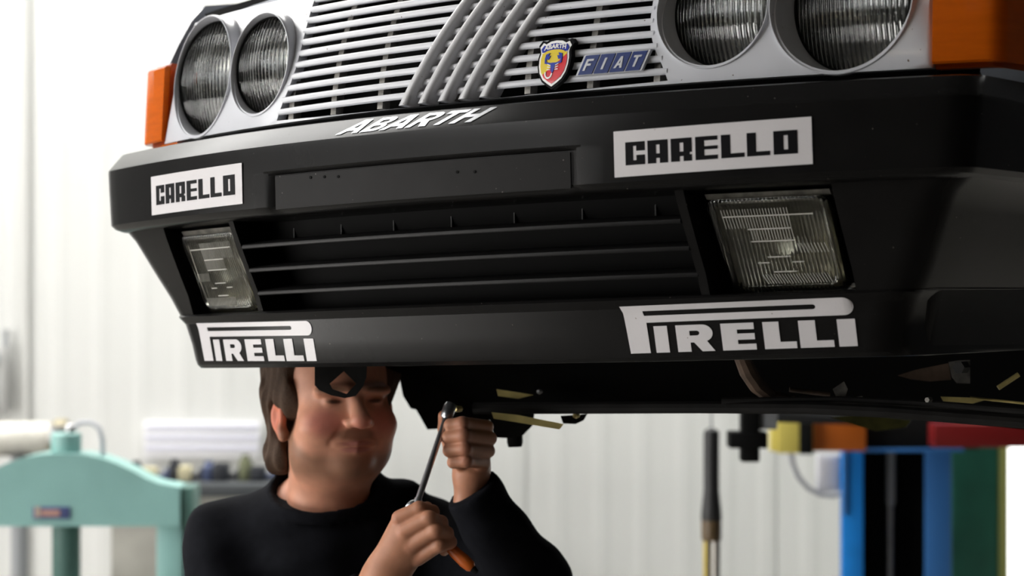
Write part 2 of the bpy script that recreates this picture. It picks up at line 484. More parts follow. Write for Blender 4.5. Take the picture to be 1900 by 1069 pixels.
# plate field surface skin (slightly greyer than the rest)
def face_surf(o, eps=0.0, fn=None):
    return lambda x, z: Vector((x, (o if fn is None else fn(z)) + BOW * x * x - eps, z))
vs, fs = plate([[(-0.266 + 0.532 * i / 20, -0.146) for i in range(21)] + [(0.266 - 0.532 * i / 20, -0.0965) for i in range(21)]], lambda x, z: Vector((x, -0.2378 + BOW * x * x, z)), 0.002, grid=(0.03, 0.02))
o = mesh_obj('plate_field', vs, fs, M_plate, bumper, smooth=30)
o['label'] = 'empty number-plate field with screw holes'
for hx, hz in ((0.088, -0.113), (0.117, -0.1145), (-0.158, -0.104), (-0.13, -0.1055), (-0.187, -0.103)):
    y = -0.2378 + BOW * hx * hx
    MB().lathe([(0.0022, 0.0), (0.0022, 0.0012)], (hx, y - 0.0011, hz), 'y', 10).build('screw_hole', M_dark, bumper)
# lower grille: backing, slats, pillars, radiator ribs
vs, fs = plate([[(-0.60 + 1.2 * i / 24, -0.30) for i in range(25)] + [(0.60 - 1.2 * i / 24, -0.15) for i in range(25)]], lambda x, z: Vector((x, interp(LOW, z) + 0.075 + BOW * x * x, z)), 0.004, grid=(0.05, 0.05))
mesh_obj('grille_backing', vs, fs, M_dark, bumper)
for z, o_, xe_ in ((-0.194, -0.195, 0.397), (-0.2305, -0.178, 0.399), (-0.2665, -0.158, 0.400)):
    xs = [-xe_ + 2 * xe_ * i / 24 for i in range(25)]
    prof = [(0.0, -0.0028), (0.0006, 0.0012), (0.003, 0.0030), (0.05, 0.010), (0.05, 0.004), (0.004, -0.0045), (0.001, -0.0045)]
    vv = []; ff = []; n = len(prof)
    for x in xs:
        for dy, dz in prof: vv.append((x, o_ + BOW * x * x + dy, z + dz))
    for i in range(24):
        for k in range(n): ff.append((i * n + k, i * n + (k + 1) % n, (i + 1) * n + (k + 1) % n, (i + 1) * n + k))
    ff.append(tuple(range(n))); ff.append(tuple(24 * n + k for k in range(n)))
    mesh_obj('slat', vv, ff, M_slat, bumper, smooth=40)
for s in (-1, 1):
    for xp, w_ in ((0.405, 0.012),):
        poly_z = [-0.152, -0.17, -0.194, -0.23, -0.266, -0.299]
        vv = []; ff = []
        for z in poly_z:
            for dx, dy in ((-w_ / 2, 0.002), (w_ / 2, 0.002), (w_ / 2, 0.07), (-w_ / 2, 0.07)):
                xx = s * (xp + dx + 0.0); vv.append((xx, interp(LOW, z) + BOW * xx * xx + dy, z))
        for i in range(len(poly_z) - 1):
            for k in range(4): ff.append((i * 4 + k, i * 4 + (k + 1) % 4, i * 4 + 4 + (k + 1) % 4, i * 4 + 4 + k))
        ff += [(0, 1, 2, 3), (20, 21, 22, 23)]
        mesh_obj('pillar', vv, ff, M_black, bumper)
for i in range(7):
    xr = -0.33 + 0.11 * i
    MB().box((xr, -0.128 + BOW * xr * xr, -0.172), (0.0022, 0.012, 0.03)).build('radiator_rib', M_slat, bumper)

# ---- white grille panel with headlight holes and grille opening
HL = {'outer': (0.586, 0.0995, 0.0935, 0.1050), 'inner': (0.415, 0.1000, 0.0785, 0.0855)}
XEND = [(0.0025, 0.3575), (0.0069, 0.3558), (0.0262, 0.3481), (0.0457, 0.3374), (0.0637, 0.3299), (0.0813, 0.3252), (0.099, 0.3235), (0.1171, 0.323), (0.15, 0.325), (0.205, 0.332)]
ZT = 0.205
outline = [(-0.702 + 1.404 * i / 40, -0.0025) for i in range(41)] + [(0.702 - 1.404 * i / 40, 0.213 - (0.0 if abs(0.702 - 1.404 * i / 40) < .45 else 0.0)) for i in range(41)]
vs, fs = plate([[(-0.70 + 1.4 * i / 28, -0.0205) for i in range(29)] + [(0.70 - 1.4 * i / 28, 0.0) for i in range(29)]], lambda x, z: Vector((x, -0.112 + BOW * x * x, z)), 0.006)
mesh_obj('gap_shade_strip', vs, fs, M_dark, car)  # added black strip stands in for the shade in the gap above the bumper
holes = []
for s in (-1, 1):
    for kx in HL:
        cx, cz, rx, rz = HL[kx]
        if kx == 'outer': holes.append(ell(s * cx, cz, rx * 0.94, rz * 0.94, 48))
        else: holes.append(ell(s * cx, cz, rx * 0.94, rz * 0.94, 48))
zz = [0.0025 + (ZT - 0.0025) * i / 14 for i in range(15)]
holes.append([(interp(XEND, z), z) for z in zz] + [(-interp(XEND, z), z) for z in zz[::-1]])
vs, fs = plate([outline] + holes, lambda x, z: Vector((x, og(z) + BOW * x * x, z)), 0.02, grid=(0.022, 0.018))
panel = mesh_obj('grille_panel', vs, fs, M_white, car, smooth=40)
panel['label'] = 'white front panel holding the grille and headlights'
# horizontal slats
PITCH = 0.0183
def add_slat(z, x0, x1, name='slat'):
    n = 20
    prof = [(0.0, -0.0015), (0.0, 0.0022), (0.0022, 0.0048), (0.028, 0.0055), (0.028, -0.001), (0.003, -0.0050), (0.001, -0.0042)]
    vv = []; ff = []; m = len(prof)
    for i in range(n + 1):
        x = x0 + (x1 - x0) * i / n
        for dy, dz in prof: vv.append((x, og(z) + BOW * x * x + dy - 0.001, z + dz))
    for i in range(n):
        for q in range(m): ff.append((i * m + q, i * m + (q + 1) % m, (i + 1) * m + (q + 1) % m, (i + 1) * m + q))
    ff.append(tuple(range(m))); ff.append(tuple(n * m + q for q in range(m)))
    return mesh_obj(name, vv, ff, M_white, panel, smooth=50)
BARX = [-0.0735, -0.0367, 0.0, 0.0367, 0.0735]; SLANT = 0.575
for i in range(11):
    z = 0.0069 + PITCH * (i + 0.5)
    xe_ = interp(XEND, z)
    bx0 = BARX[0] + SLANT * z - 0.004; bx1 = BARX[4] + SLANT * z + 0.004
    add_slat(z, -xe_ - 0.004, bx0); add_slat(z, bx1, xe_ + 0.004)
    # short pieces between the slanted bars, set further back
    for a, b_ in zip(BARX, BARX[1:]):
        x0 = a + SLANT * z + 0.004; x1 = b_ + SLANT * z - 0.004
        vv = []
        for x_ in (x0, x1):
            for dy, dz in ((0.004, -0.003), (0.004, 0.003), (0.007, 0.0048), (0.028, 0.005), (0.028, -0.003), (0.006, -0.005)):
                vv.append((x_, og(z) + BOW * x_ * x_ + dy, z + dz))
        ff = [tuple(range(6)), tuple(range(6, 12))] + [(q, (q + 1) % 6, 6 + (q + 1) % 6, 6 + q) for q in range(6)]
        mesh_obj('slat', vv, ff, M_white, panel, smooth=50)
for a in BARX:
    n = 16; vv = []; ff = []
    prof = [(-0.0085, 0.022), (-0.0085, -0.004), (-0.0068, -0.0085), (-0.003, -0.0108), (0.003, -0.0108), (0.0068, -0.0085), (0.0085, -0.004), (0.0085, 0.022)]
    m = len(prof)
    for i in range(n + 1):
        z = 0.0005 + 0.208 * i / n
        xc = a + SLANT * z
        for dx, dy in prof: vv.append((xc + dx, og(z) + BOW * xc * xc + dy, z))
    for i in range(n):
        for q in range(m): ff.append((i * m + q, i * m + (q + 1) % m, (i + 1) * m + (q + 1) % m, (i + 1) * m + q))
    ff.append(tuple(range(m))); ff.append(tuple(n * m + q for q in range(m)))
    o = mesh_obj('slanted_bar', vv, ff, M_bar, panel, smooth=50)
    o['label'] = 'slanted grey bar of the five-bar emblem'
# ribs and dark backing behind the slats
for xr in (-0.335, -0.235, -0.135, 0.015, 0.135, 0.235, 0.335):
    vv = []; ff = []
    for i in range(8):
        z = 0.002 + 0.2 * i / 7
        for dx, dy in ((-0.005, 0.012), (0.005, 0.012), (0.005, 0.03), (-0.005, 0.03)): vv.append((xr + dx, og(z) + BOW * xr * xr + dy, z))
    for i in range(7):
        for q in range(4): ff.append((i * 4 + q, i * 4 + (q + 1) % 4, i * 4 + 4 + (q + 1) % 4, i * 4 + 4 + q))
    ff += [(0, 1, 2, 3), (28, 29, 30, 31)]
    mesh_obj('rib', vv, ff, M_alu, panel)
vs, fs = plate([[(-0.72 + 1.44 * i / 24, -0.004) for i in range(25)] + [(0.72 - 1.44 * i / 24, 0.21) for i in range(25)]], lambda x, z: Vector((x, og(z) + 0.11 + BOW * x * x, z)), 0.004, grid=(0.06, 0.05))
mesh_obj('backing', vs, fs, M_dark, panel)

# ---- headlights
def headlight(s, kind):
    cx, cz, rx, rz = HL[kind]; cx *= s
    hl = empty('headlight'); hl.parent = car
    side = 'beside the amber indicator' if kind == 'outer' else 'next to the grille'
    n = 64; LD = 0.004 if kind == 'outer' else 0.014
    def pt(sc, an, dy, mode, blend=1.0):
        x = cx + rx * sc * math.cos(an); z = cz + rz * sc * math.sin(an)
        if mode == 'panel': y = og(z) + BOW * x * x + dy
        elif mode == 'rim': y = orim(z) + BOW * x * x + dy
        else:  # flat lens plane following tilt of the rim at the centre
            y = orim(cz) + BOW * cx * cx + 2 * BOW * cx * (x - cx) * 0.08 + 0.08 * (z - cz) + dy - LD
        return Vector((x, y, z))
    def loft(rings, closed=False):
        vv = []; ff = []
        for sc, dy, mode in rings:
            for q in range(n): vv.append(pt(sc, 2 * math.pi * q / n, dy, mode))
        for i in range(len(rings) - 1 + (1 if closed else 0)):
            j = (i + 1) % len(rings)
            for q in range(n): ff.append((i * n + q, i * n + (q + 1) % n, j * n + (q + 1) % n, j * n + q))
        return vv, ff
    vv, ff = loft([(1.0, 0.012, 'panel'), (1.003, 0.004, 'rim'), (0.998, 0.0012, 'rim'), (0.988, -0.0008, 'rim'), (0.974, -0.0008, 'rim'), (0.966, 0.0012, 'rim'),
                   (0.955, 0.010, 'rim'), (0.925, 0.045, 'flat'), (0.93, 0.05, 'flat'), (0.985, 0.02, 'panel')], closed=True)
    mesh_obj('ring', vv, ff, M_white, hl, smooth=45)
    vv, ff = loft([(0.935, 0.041, 'flat'), (0.90, 0.040, 'flat'), (0.90, 0.05, 'flat'), (0.935, 0.05, 'flat')], closed=True)
    mesh_obj('gasket', vv, ff, M_dark, hl)
    # domed, fluted lens
    rings = []
    K = 10
    for i in range(K + 1):
        u = i / K
        rings.append((0.902 * (1 - u) + 0.001 * u, 0.042 - 0.024 * (1 - (1 - u) ** 2.0), 'flat'))
    back = [(sc, dy + 0.004, m_) for sc, dy, m_ in rings[::-1]]
    vv, ff = loft(rings + back, closed=True)
    mesh_obj('lens', vv, ff, M_glass, hl, smooth=60)
    rings = []
    for i in range(K + 1):
        u = i / K
        rings.append((0.905 * (1 - u) + 0.001 * u, 0.052 + 0.05 * (1 - (1 - u) ** 2.0), 'flat'))
    vv, ff = loft(rings)
    mesh_obj('reflector', vv, ff, M_reflector, hl, smooth=60)
    c = pt(0, 0, 0.062, 'flat')
    MB().lathe([(0.004, 0.0), (0.013, 0.004), (0.016, 0.012), (0.012, 0.04)], (c.x, c.y, c.z), 'y', 20).build('bulb_shield', M_steel, hl)
    return hl
for s in (-1, 1):
    for kd in ('outer', 'inner'): headlight(s, kd)

# ---- indicators at both corners
for s in (-1, 1):
    def amber(z0, z1, off, name, m, par, xst, dx=0.0):
        prof = []
        zs = [z0, z0 + 0.003, (z0 + z1) / 2, z1 - 0.003, z1]
        for i_, z in enumerate(zs):
            prof.append((z, -0.149 + 0.10 * max(z, 0) + off + (0.003 if i_ in (0, 4) else 0)))
        prof += [(z, o_ + 0.016) for z, o_ in prof[::-1]]
        v_, f_ = sweep(prof, xst, both=False, side=s, yend=0.17, r=0.035, xe=0.79 - dx)
        return mesh_obj(name, v_, f_, m, par, smooth=40)
    ind = amber(0.002, 0.132, 0.0, 'indicator', M_amber, car, [0.7055, 0.72])
    ind['label'] = 'amber corner indicator lens'
    amber(-0.004, 0.138, 0.014, 'indicator_base', M_amber_in, ind, [0.7045, 0.72], 0.01)
    yb = -0.149 + BOW * 0.775 ** 2
    MB().lathe([(0.001, -0.004), (0.004, -0.004), (0.004, 0.004)], (s * 0.783, yb + 0.04, 0.105), 'x', 10).build('screw', M_amber, ind)
    if s > 0: continue      # the moulding tongue shows on one side only
    ss = [0.645 + 0.065 * q / 6 for q in range(7)]
    vv = []
    for q in ss:
        for dy, dz in ((-0.006, -0.0085), (-0.006, -0.0055), (0.02, -0.0055), (0.02, -0.0085)): vv.append((s * q, -0.143 + BOW * q * q + dy, dz))
    ff = [(4 * i + k_, 4 * i + (k_ + 1) % 4, 4 * i + 4 + (k_ + 1) % 4, 4 * i + 4 + k_) for i in range(6) for k_ in range(4)] + [(0, 1, 2, 3), (24, 25, 26, 27)]
    mesh_obj('lower_tongue', vv, ff, M_amber, ind)

# ---- bonnet, wings, windscreen, roof (mostly above the frame)
def hood_y(x): return -0.062 + BOW * x * x
vv = []; ff = []
NX, NY = 25, 12
prof_h = [(0.012, 0.222), (0.0, 0.226), (-0.002, 0.232), (0.004, 0.238), (0.05, 0.252), (0.15, 0.272), (0.35, 0.30), (0.6, 0.325), (0.85, 0.345), (0.9, 0.34), (0.85, 0.32), (0.35, 0.28), (0.05, 0.23)]
for i in range(NX):
    x = -0.755 + 1.51 * i / (NX - 1)
    for dy, z in prof_h:
        vv.append((x, hood_y(x) * (1 - dy / 0.9) + dy + 0.05, z - 0.02 * (abs(x) / 0.755) ** 4))
m = len(prof_h)
for i in range(NX - 1):
    for q in range(m): ff.append((i * m + q, i * m + (q + 1) % m, (i + 1) * m + (q + 1) % m, (i + 1) * m + q))
ff.append(tuple(range(m))); ff.append(tuple((NX - 1) * m + q for q in range(m)))
o = mesh_obj('bonnet', vv, ff, M_paint, car, smooth=40); o['label'] = 'pale bonnet edge above the headlights'
# dark gap filler under the bonnet lip
vs, fs = plate([[(-0.74 + 1.48 * i / 24, 0.205) for i in range(25)] + [(0.74 - 1.48 * i / 24, 0.24) for i in range(25)]], lambda x, z: Vector((x, -0.01 + BOW * x * x, z)), 0.01, grid=(0.06, 0.03))
mesh_obj('bonnet_gap', vs, fs, M_dark, car)
for s in (-1, 1):
    # wing: side sheet with its leading edge raked back, wheel-arch cut-out
    edge = [(0.085, 0.140), (0.12, 0.187), (0.155, 0.232), (0.185, 0.262), (0.40, 0.295), (0.95, 0.345), (1.15, 0.35), (1.15, -0.30), (1.02, -0.30)]
    for i in range(13):
        a = math.pi * i / 12
        edge.append((0.72 + 0.31 * math.cos(a), -0.22 + 0.30 * math.sin(a)))
    edge += [(0.42, -0.10), (0.36, 0.0), (0.19, 0.0), (0.19, 0.137)]
    v2, t2 = fill2d([edge], grid=(0.06, 0.05))
    n = len(v2); vv = []
    def wx(y, z):
        bul = 0.802 + 0.012 * math.sin(min(max((z + 0.3) / 0.6, 0), 1) * math.pi)
        bul -= 0.05 * max(0, (z - 0.2) / 0.13) ** 2
        bul -= 0.30 * max(0, 0.20 - y) ** 1.3
        return bul
    for y, z in v2: vv.append((s * wx(y, z), y, z))
    for y, z in v2: vv.append((s * (wx(y, z) - 0.02), y, z))
    ff = list(t2) + [tuple(i + n for i in f[::-1]) for f in t2]
    cnt = {}
    for f in t2:
        for a, b_ in ((f[0], f[1]), (f[1], f[2]), (f[2], f[0])): cnt.setdefault((min(a, b_), max(a, b_)), []).append((a, b_))
    for kx, l in cnt.items():
        if len(l) == 1: a, b_ = l[0]; ff.append((b_, a, a + n, b_ + n))
    o = mesh_obj('wing', vv, ff, M_paint, car, smooth=40); o['label'] = 'pale front wing behind the corner indicator'
    # door and rear side behind the wing
    MB().box((s * 0.79, 2.2, 0.03), (0.04, 2.08, 0.66), bev=0.012).build('side_panel', M_paint, car)
# cabin: scuttle, windscreen, roof, pillars
M_tint = mat('screen_glass', (0.03, 0.035, 0.04), 0.05, coat=0.3)
MB().add([(-0.66, 0.93, 0.33), (0.66, 0.93, 0.33), (0.56, 1.55, 0.76), (-0.56, 1.55, 0.76), (-0.66, 0.95, 0.32), (0.66, 0.95, 0.32), (0.56, 1.57, 0.75), (-0.56, 1.57, 0.75)],
         [(0, 1, 2, 3), (4, 7, 6, 5), (0, 4, 5, 1), (1, 5, 6, 2), (2, 6, 7, 3), (3, 7, 4, 0)]).build('windscreen', M_tint, car)
MB().box((0, 2.35, 0.77), (1.16, 1.65, 0.05), bev=0.02).build('roof', M_paint, car)
for s in (-1, 1):
    MB().add([(s * 0.70, 1.05, 0.345), (s * 0.79, 1.05, 0.345), (s * 0.60, 1.6, 0.77), (s * 0.55, 1.6, 0.77), (s * 0.70, 3.2, 0.345), (s * 0.79, 3.2, 0.345), (s * 0.60, 3.1, 0.77), (s * 0.55, 3.1, 0.77)],
             [(0, 1, 2, 3), (4, 7, 6, 5), (0, 3, 7, 4), (1, 5, 6, 2), (3, 2, 6, 7), (0, 4, 5, 1)]).build('side_window', M_tint, car)
MB().box((0, 3.23, 0.2), (1.5, 0.06, 0.9), bev=0.02).build('tailgate', M_paint, car)

# ---- lettering and badges on the car -------------------------------------------------
def rects_mesh(rects, surf, thick=0.0004):
    vv = []; ff = []
    for x0, z0, x1, z1 in rects:
        n = len(vv)
        for x_, z_ in ((x0, z0), (x1, z0), (x1, z1), (x0, z1)): vv.append(surf(x_, z_))
        for x_, z_ in ((x0, z0), (x1, z0), (x1, z1), (x0, z1)): vv.append(surf(x_, z_) + Vector((0, thick, 0)))
        ff += [(n, n + 1, n + 2, n + 3), (n + 4, n + 7, n + 6, n + 5), (n, n + 4, n + 5, n + 1), (n + 1, n + 5, n + 6, n + 2), (n + 2, n + 6, n + 7, n + 3), (n + 3, n + 7, n + 4, n)]
    return vv, ff
def polys_mesh(glyphs, surf, thick=0.0004):
    vv = []; ff = []
    for loops in glyphs:
        v_, f_ = plate(loops, surf, thick); n = len(vv)
        vv += v_; ff += [tuple(i + n for i in f) for f in f_]
    return vv, ff
GL = {
 'C': [(0, 0, .4, 1), (.4, .82, 1, 1), (.56, .6, 1, .82), (.4, 0, 1, .2), (.56, .2, 1, .42)],
 'A': [(0, 0, .42, 1), (.6, 0, 1, 1), (.42, .8, .6, 1), (.42, .22, .6, .42)],
 'R': [(0, 0, .42, 1), (.6, .38, 1, 1), (.6, .28, .9, .38), (.6, 0, 1, .28), (.42, .8, .6, 1), (.42, .22, .6, .42)],
 'E': [(0, 0, .4, 1), (.4, .82, 1, 1), (.4, .43, 1, .58), (.4, 0, 1, .18)],
 'L': [(0, 0, .4, 1), (.4, 0, 1, .19)],
 'O': [(0, 0, .42, 1), (.6, 0, 1, 1), (.42, .8, .6, 1), (.42, 0, .6, .2)]}
CELL = [('C', .062, .166), ('A', .180, .286), ('R', .302, .410), ('E', .428, .541), ('L', .558, .674), ('L', .686, .799), ('O', .816, .932)]
def carello(x0, x1, zl, zr, h, name_label):
    """x0 left end, x1 right end as read; zl/zr top edge heights at the ends"""
    def zt(x): return zl + (zr - zl) * (x - x0) / (x1 - x0)
    def sf(eps): return lambda x, z: Vector((x, -0.2446 + BOW * x * x - eps + (0.0015 if z < -0.12 else 0), z))
    n = 20; lp = [(x0 + (x1 - x0) * i / n, zt(x0 + (x1 - x0) * i / n) - h) for i in range(n + 1)] + [(x1 - (x1 - x0) * i / n, zt(x1 - (x1 - x0) * i / n)) for i in range(n + 1)]
    vv, ff = plate([lp], lambda x, z: Vector((x, -0.2462 + BOW * x * x, z)), 0.0008)
    st = mesh_obj('sticker', vv, ff, M_sticker, car, smooth=20); st['label'] = name_label
    rc = []
    W = x1 - x0
    vv = []; ff = []
    for ch, a, b_ in CELL:
        for u0, v0, u1, v1 in GL[ch]:
            xa = x0 + W * (a + (b_ - a) * u0); xb = x0 + W * (a + (b_ - a) * u1)
            n = len(vv)
            pts = []
            for x_, vq in ((xa, v0), (xb, v0), (xb, v1), (xa, v1)):
                pts.append((x_, zt(x_) - h + h * (0.245 + 0.5 * vq)))
            for th in (0.0, 0.0003):
                for x_, z_ in pts: vv.append(Vector((x_, -0.2466 + BOW * x_ * x_ + th, z_)))
            ff += [(n, n + 1, n + 2, n + 3), (n + 4, n + 7, n + 6, n + 5), (n, n + 4, n + 5, n + 1), (n + 1, n + 5, n + 6, n + 2), (n + 2, n + 6, n + 7, n + 3), (n + 3, n + 7, n + 4, n)]
    lt = mesh_obj('lettering', vv, ff, M_ink, st, smooth=0); lt['label'] = 'black block lettering CARELLO'
carello(-0.596, -0.336, -0.0725, -0.0705, 0.0625, 'white CARELLO sticker on the bumper end by the small fog lamp')
carello(0.3345, 0.5955, -0.0735, -0.0690, 0.0620, 'white CARELLO sticker on the bumper near the viewer')

def arc(cx, cy, rx, ry, a0, a1, n=10):
    return [(cx + rx * math.cos(a0 + (a1 - a0) * i / n), cy + ry * math.sin(a0 + (a1 - a0) * i / n)) for i in range(n + 1)]
H = math.pi / 2
PZ = 0.0645
def pirelli_glyphs(W, Hh):
    """long-P logotype in metres: W wide, Hh tall, origin lower left"""
    g = []
    r = 0.18 * Hh
    xe_ = W - r * 1.05
    P = [(0.0, Hh)] + [(0.002 + 0.0165 * W * t_ ** 0.7, Hh * (1 - t_)) for t_ in (0.15, 0.3, 0.5, 0.75, 1.0)] + [(0.115 * W, 0), (0.112 * W, 0.64 * Hh)]
    P += [(xe_ * i / 8 + 0.112 * W * (1 - i / 8), 0.64 * Hh) for i in range(1, 8)]
    P += arc(xe_, 0.82 * Hh, r * 1.05, r, -H, H, 14)
    P += [(xe_ * (1 - i / 8), Hh) for i in range(1, 8)]
    rs = 0.05 * Hh
    slit = [((0.105 + 0.73 * i / 12) * W, 0.785 * Hh) for i in range(12)] + arc(0.835 * W, 0.835 * Hh, rs * 1.2, rs, -H, H, 8) + [((0.835 - 0.735 * i / 12) * W, 0.885 * Hh) for i in range(1, 13)]
    g.append([P, slit])
    h = 0.56 * Hh
    R_ = lambda a, b_: (a * W, b_ * W)
    def box_(a, b_, v0, v1): return [(a * W, v0 * h), (b_ * W, v0 * h), (b_ * W, v1 * h), (a * W, v1 * h)]
    g.append([box_(.142, .203, 0, 1)])
    a, b_ = .241, .406; w_ = b_ - a
    Rl = [(a * W, 0), ((a + .36 * w_) * W, 0), ((a + .36 * w_) * W, .34 * h), ((a + .46 * w_) * W, .34 * h), ((a + .66 * w_) * W, 0), (b_ * W, 0), ((a + .80 * w_) * W, .40 * h)]
    Rl += arc((a + .70 * w_) * W, .68 * h, .28 * w_ * W, .32 * h, -H * 0.75, H, 10) + [(a * W, h)]
    Rh = [((a + .36 * w_) * W, .60 * h)] + arc((a + .55 * w_) * W, .69 * h, .08 * w_ * W, .09 * h, -H, H, 6) + [((a + .36 * w_) * W, .78 * h)]
    g.append([Rl, Rh])
    a, b_ = .440, .585; w_ = b_ - a
    E_ = [(0, 0), (1, 0), (1, .22), (.47, .22), (.47, .38), (.98, .38), (.98, .61), (.47, .61), (.47, .76), (.98, .76), (.98, 1), (0, 1)]
    g.append([[((a + u * w_) * W, v * h) for u, v in E_]])
    for a, b_ in ((.620, .755), (.769, .907)):
        w_ = b_ - a
        g.append([[((a + u * w_) * W, v * h) for u, v in [(0, 0), (1, 0), (1, .25), (.5, .25), (.5, 1), (0, 1)]]])
    g.append([box_(.927, 1.0, 0, 1)])
    return g
LIP = [(z, o_) for z, o_ in lip_prof[2:10]]
def lip_surf(x, z): return Vector((x, interp(LIP, z) + BOW * x * x - 0.0012, z))
def pirelli(x0, x1, zb0, zb1, Hh, label):
    W = x1 - x0
    def sf(u, v): return lip_surf(x0 + u, zb0 + (zb1 - zb0) * u / W + v)
    vv, ff = polys_mesh(pirelli_glyphs(W, Hh), sf, 0.0006)
    o = mesh_obj('logo_lettering', vv, ff, M_sticker, car, smooth=20); o['label'] = label
pirelli(-0.598, -0.284, -0.3735, -0.3765, 0.0625, 'white PIRELLI lettering on the lip below the small fog lamp')
pirelli(0.281, 0.598, -0.3745, -0.3710, 0.0660, 'white PIRELLI lettering on the lip near the viewer')

def text_glyph_mesh(txt, size=1.0, bold=0.02, shear=0.0, spacing=1.0):
    cu = bpy.data.curves.new('tmp_text', 'FONT'); cu.body = txt; cu.size = size; cu.offset = bold; cu.shear = shear
    cu.space_character = spacing; cu.resolution_u = 3; cu.align_x = 'LEFT'
    ob = bpy.data.objects.new('tmp_text', cu); COL.objects.link(ob)
    dg = bpy.context.evaluated_depsgraph_get(); me = ob.evaluated_get(dg).to_mesh()
    v = [(p.co.x, p.co.y) for p in me.vertices]; f = [tuple(p.vertices) for p in me.polygons]
    ob.evaluated_get(dg).to_mesh_clear(); bpy.data.objects.remove(ob); bpy.data.curves.remove(cu)
    xs = [p[0] for p in v]; ys = [p[1] for p in v]
    x0, x1, y0, y1 = min(xs), max(xs), min(ys), max(ys)
    return [((p[0] - x0) / (x1 - x0), (p[1] - y0) / (y1 - y0)) for p in v], f
# ABARTH on the sloping top of the bumper: slanted polygons
def ab_glyphs():
    S = 0.30
    out = []
    def G(x0, w, loops): out.append([[(x0 + u * w + 0.0 , v) for u, v in lp] for lp in loops])
    A = [[(-.02, 0), (.24, 0), (.31, .2), (.69, .2), (.76, 0), (1.02, 0), (.68, 1), (.32, 1)], [(.38, .4), (.62, .4), (.5, .78)]]
    B = [[(0, 0)] + arc(.66, .27, .34, .27, -H, H * .8, 8) + arc(.64, .75, .32, .25, -H * .8, H, 8) + [(0, 1)],
         [(.28, .18)] + arc(.6, .3, .14, .12, -H, H, 5) + [(.28, .42)], [(.28, .6)] + arc(.58, .71, .12, .11, -H, H, 5) + [(.28, .82)]]
    R_ = [[(0, 0), (.28, 0), (.28, .36), (.42, .36), (.7, 0), (1.04, 0), (.74, .42)] + arc(.64, .70, .34, .30, -H * .7, H, 8) + [(0, 1)],
          [(.28, .56)] + arc(.6, .68, .12, .12, -H, H, 5) + [(.28, .80)]]
    T = [[(.36, 0), (.64, 0), (.64, .8), (1, .8), (1, 1), (0, 1), (0, .8), (.36, .8)]]
    Hh = [[(0, 0), (.28, 0), (.28, .39), (.72, .39), (.72, 0), (1, 0), (1, 1), (.72, 1), (.72, .59), (.28, .59), (.28, 1), (0, 1)]]
    for x0, w, g in ((0, .165, A), (.185, .14, B), (.335, .165, A), (.52, .14, R_), (.675, .135, T), (.825, .15, Hh)): G(x0, w, g)
    return out
def top_surf(x, t_):
    # t_ 0 at the crease, 1 at the back of the sloping top
    z = -0.046 + 0.0250 * t_; o_ = -0.2405 + 0.0260 * t_
    return Vector((x, o_ + BOW * x * x, z)) + Vector((0, -0.0007, 0.0007))
vv, ff = [], []
gl = ab_glyphs()
for loops in gl:
    v_, t_ = fill2d(loops); n = len(vv); k_ = len(v_)
    for dz in (0, -0.0005):
        for u, w in v_: vv.append(top_surf(-0.132 + 0.252 * u + 0.030 * w, 0.05 + 0.80 * w) + Vector((0, 0, dz)))
    ff += [tuple(i + n for i in f) for f in t_] + [tuple(i + n + k_ for i in f[::-1]) for f in t_]
o = mesh_obj('top_lettering', vv, ff, M_chromelet, car, smooth=20); o['label'] = 'silver slanted ABARTH lettering on the bumper top'

# rectangular four-tile badge
def gsurf(off): return lambda x, z: Vector((x, og(z) + BOW * x * x - off, z))
bd = empty('badge'); bd.parent = car; bd['label'] = 'blue four-tile FIAT badge on the grille'
BX0, BX1, BZ0, BZ1, BSH = 0.2265, 0.3215, 0.0195, 0.0465, 0.0105
def bpt(u, v, off): return gsurf(off)(BX0 + (BX1 - BX0) * u + BSH * v, BZ0 + (BZ1 - BZ0) * v)
def quadplate(u0, v0, u1, v1, off, th):
    a = [bpt(u0, v0, off), bpt(u1, v0, off), bpt(u1, v1, off), bpt(u0, v1, off)]; b_ = [p + Vector((0, th, 0)) for p in a]
    return a + b_, [(0, 1, 2, 3), (4, 7, 6, 5), (0, 4, 5, 1), (1, 5, 6, 2), (2, 6, 7, 3), (3, 7, 4, 0)]
v_, f_ = quadplate(-0.02, -0.03, 1.02, 1.03, 0.008, 0.006); mesh_obj('frame', v_, f_, M_chromelet, bd, smooth=0)
for i in range(4):
    v_, f_ = quadplate(0.25 * i + 0.014, 0.0, 0.25 * (i + 1) - 0.014, 1.0, 0.0088, 0.004); mesh_obj('tile', v_, f_, M_blue, bd, smooth=0)
    loops = {'F': [[(0, 0), (.3, 0), (.3, .42), (.85, .42), (.85, .6), (.3, .6), (.3, .82), (1, .82), (1, 1), (0, 1)]],
             'I': [[(.35, 0), (.65, 0), (.65, 1), (.35, 1)]],
             'A': [[(-.05, 0), (.25, 0), (.33, .22), (.67, .22), (.75, 0), (1.05, 0), (.64, 1), (.36, 1)], [(.4, .4), (.6, .4), (.5, .75)]],
             'T': [[(.36, 0), (.64, 0), (.64, .82), (1, .82), (1, 1), (0, 1), (0, .82), (.36, .82)]]}['FIAT'[i]]
    v2, t2 = fill2d(loops); n = len(v2)
    v_ = [bpt(0.25 * i + 0.065 + 0.115 * u, 0.2 + 0.6 * v, 0.0095) for u, v in v2]; v_ += [p + Vector((0, 0.0009, 0)) for p in v_]
    mesh_obj('letter', v_, list(t2) + [tuple(q + n for q in f[::-1]) for f in t2], M_chromelet, bd, smooth=0)
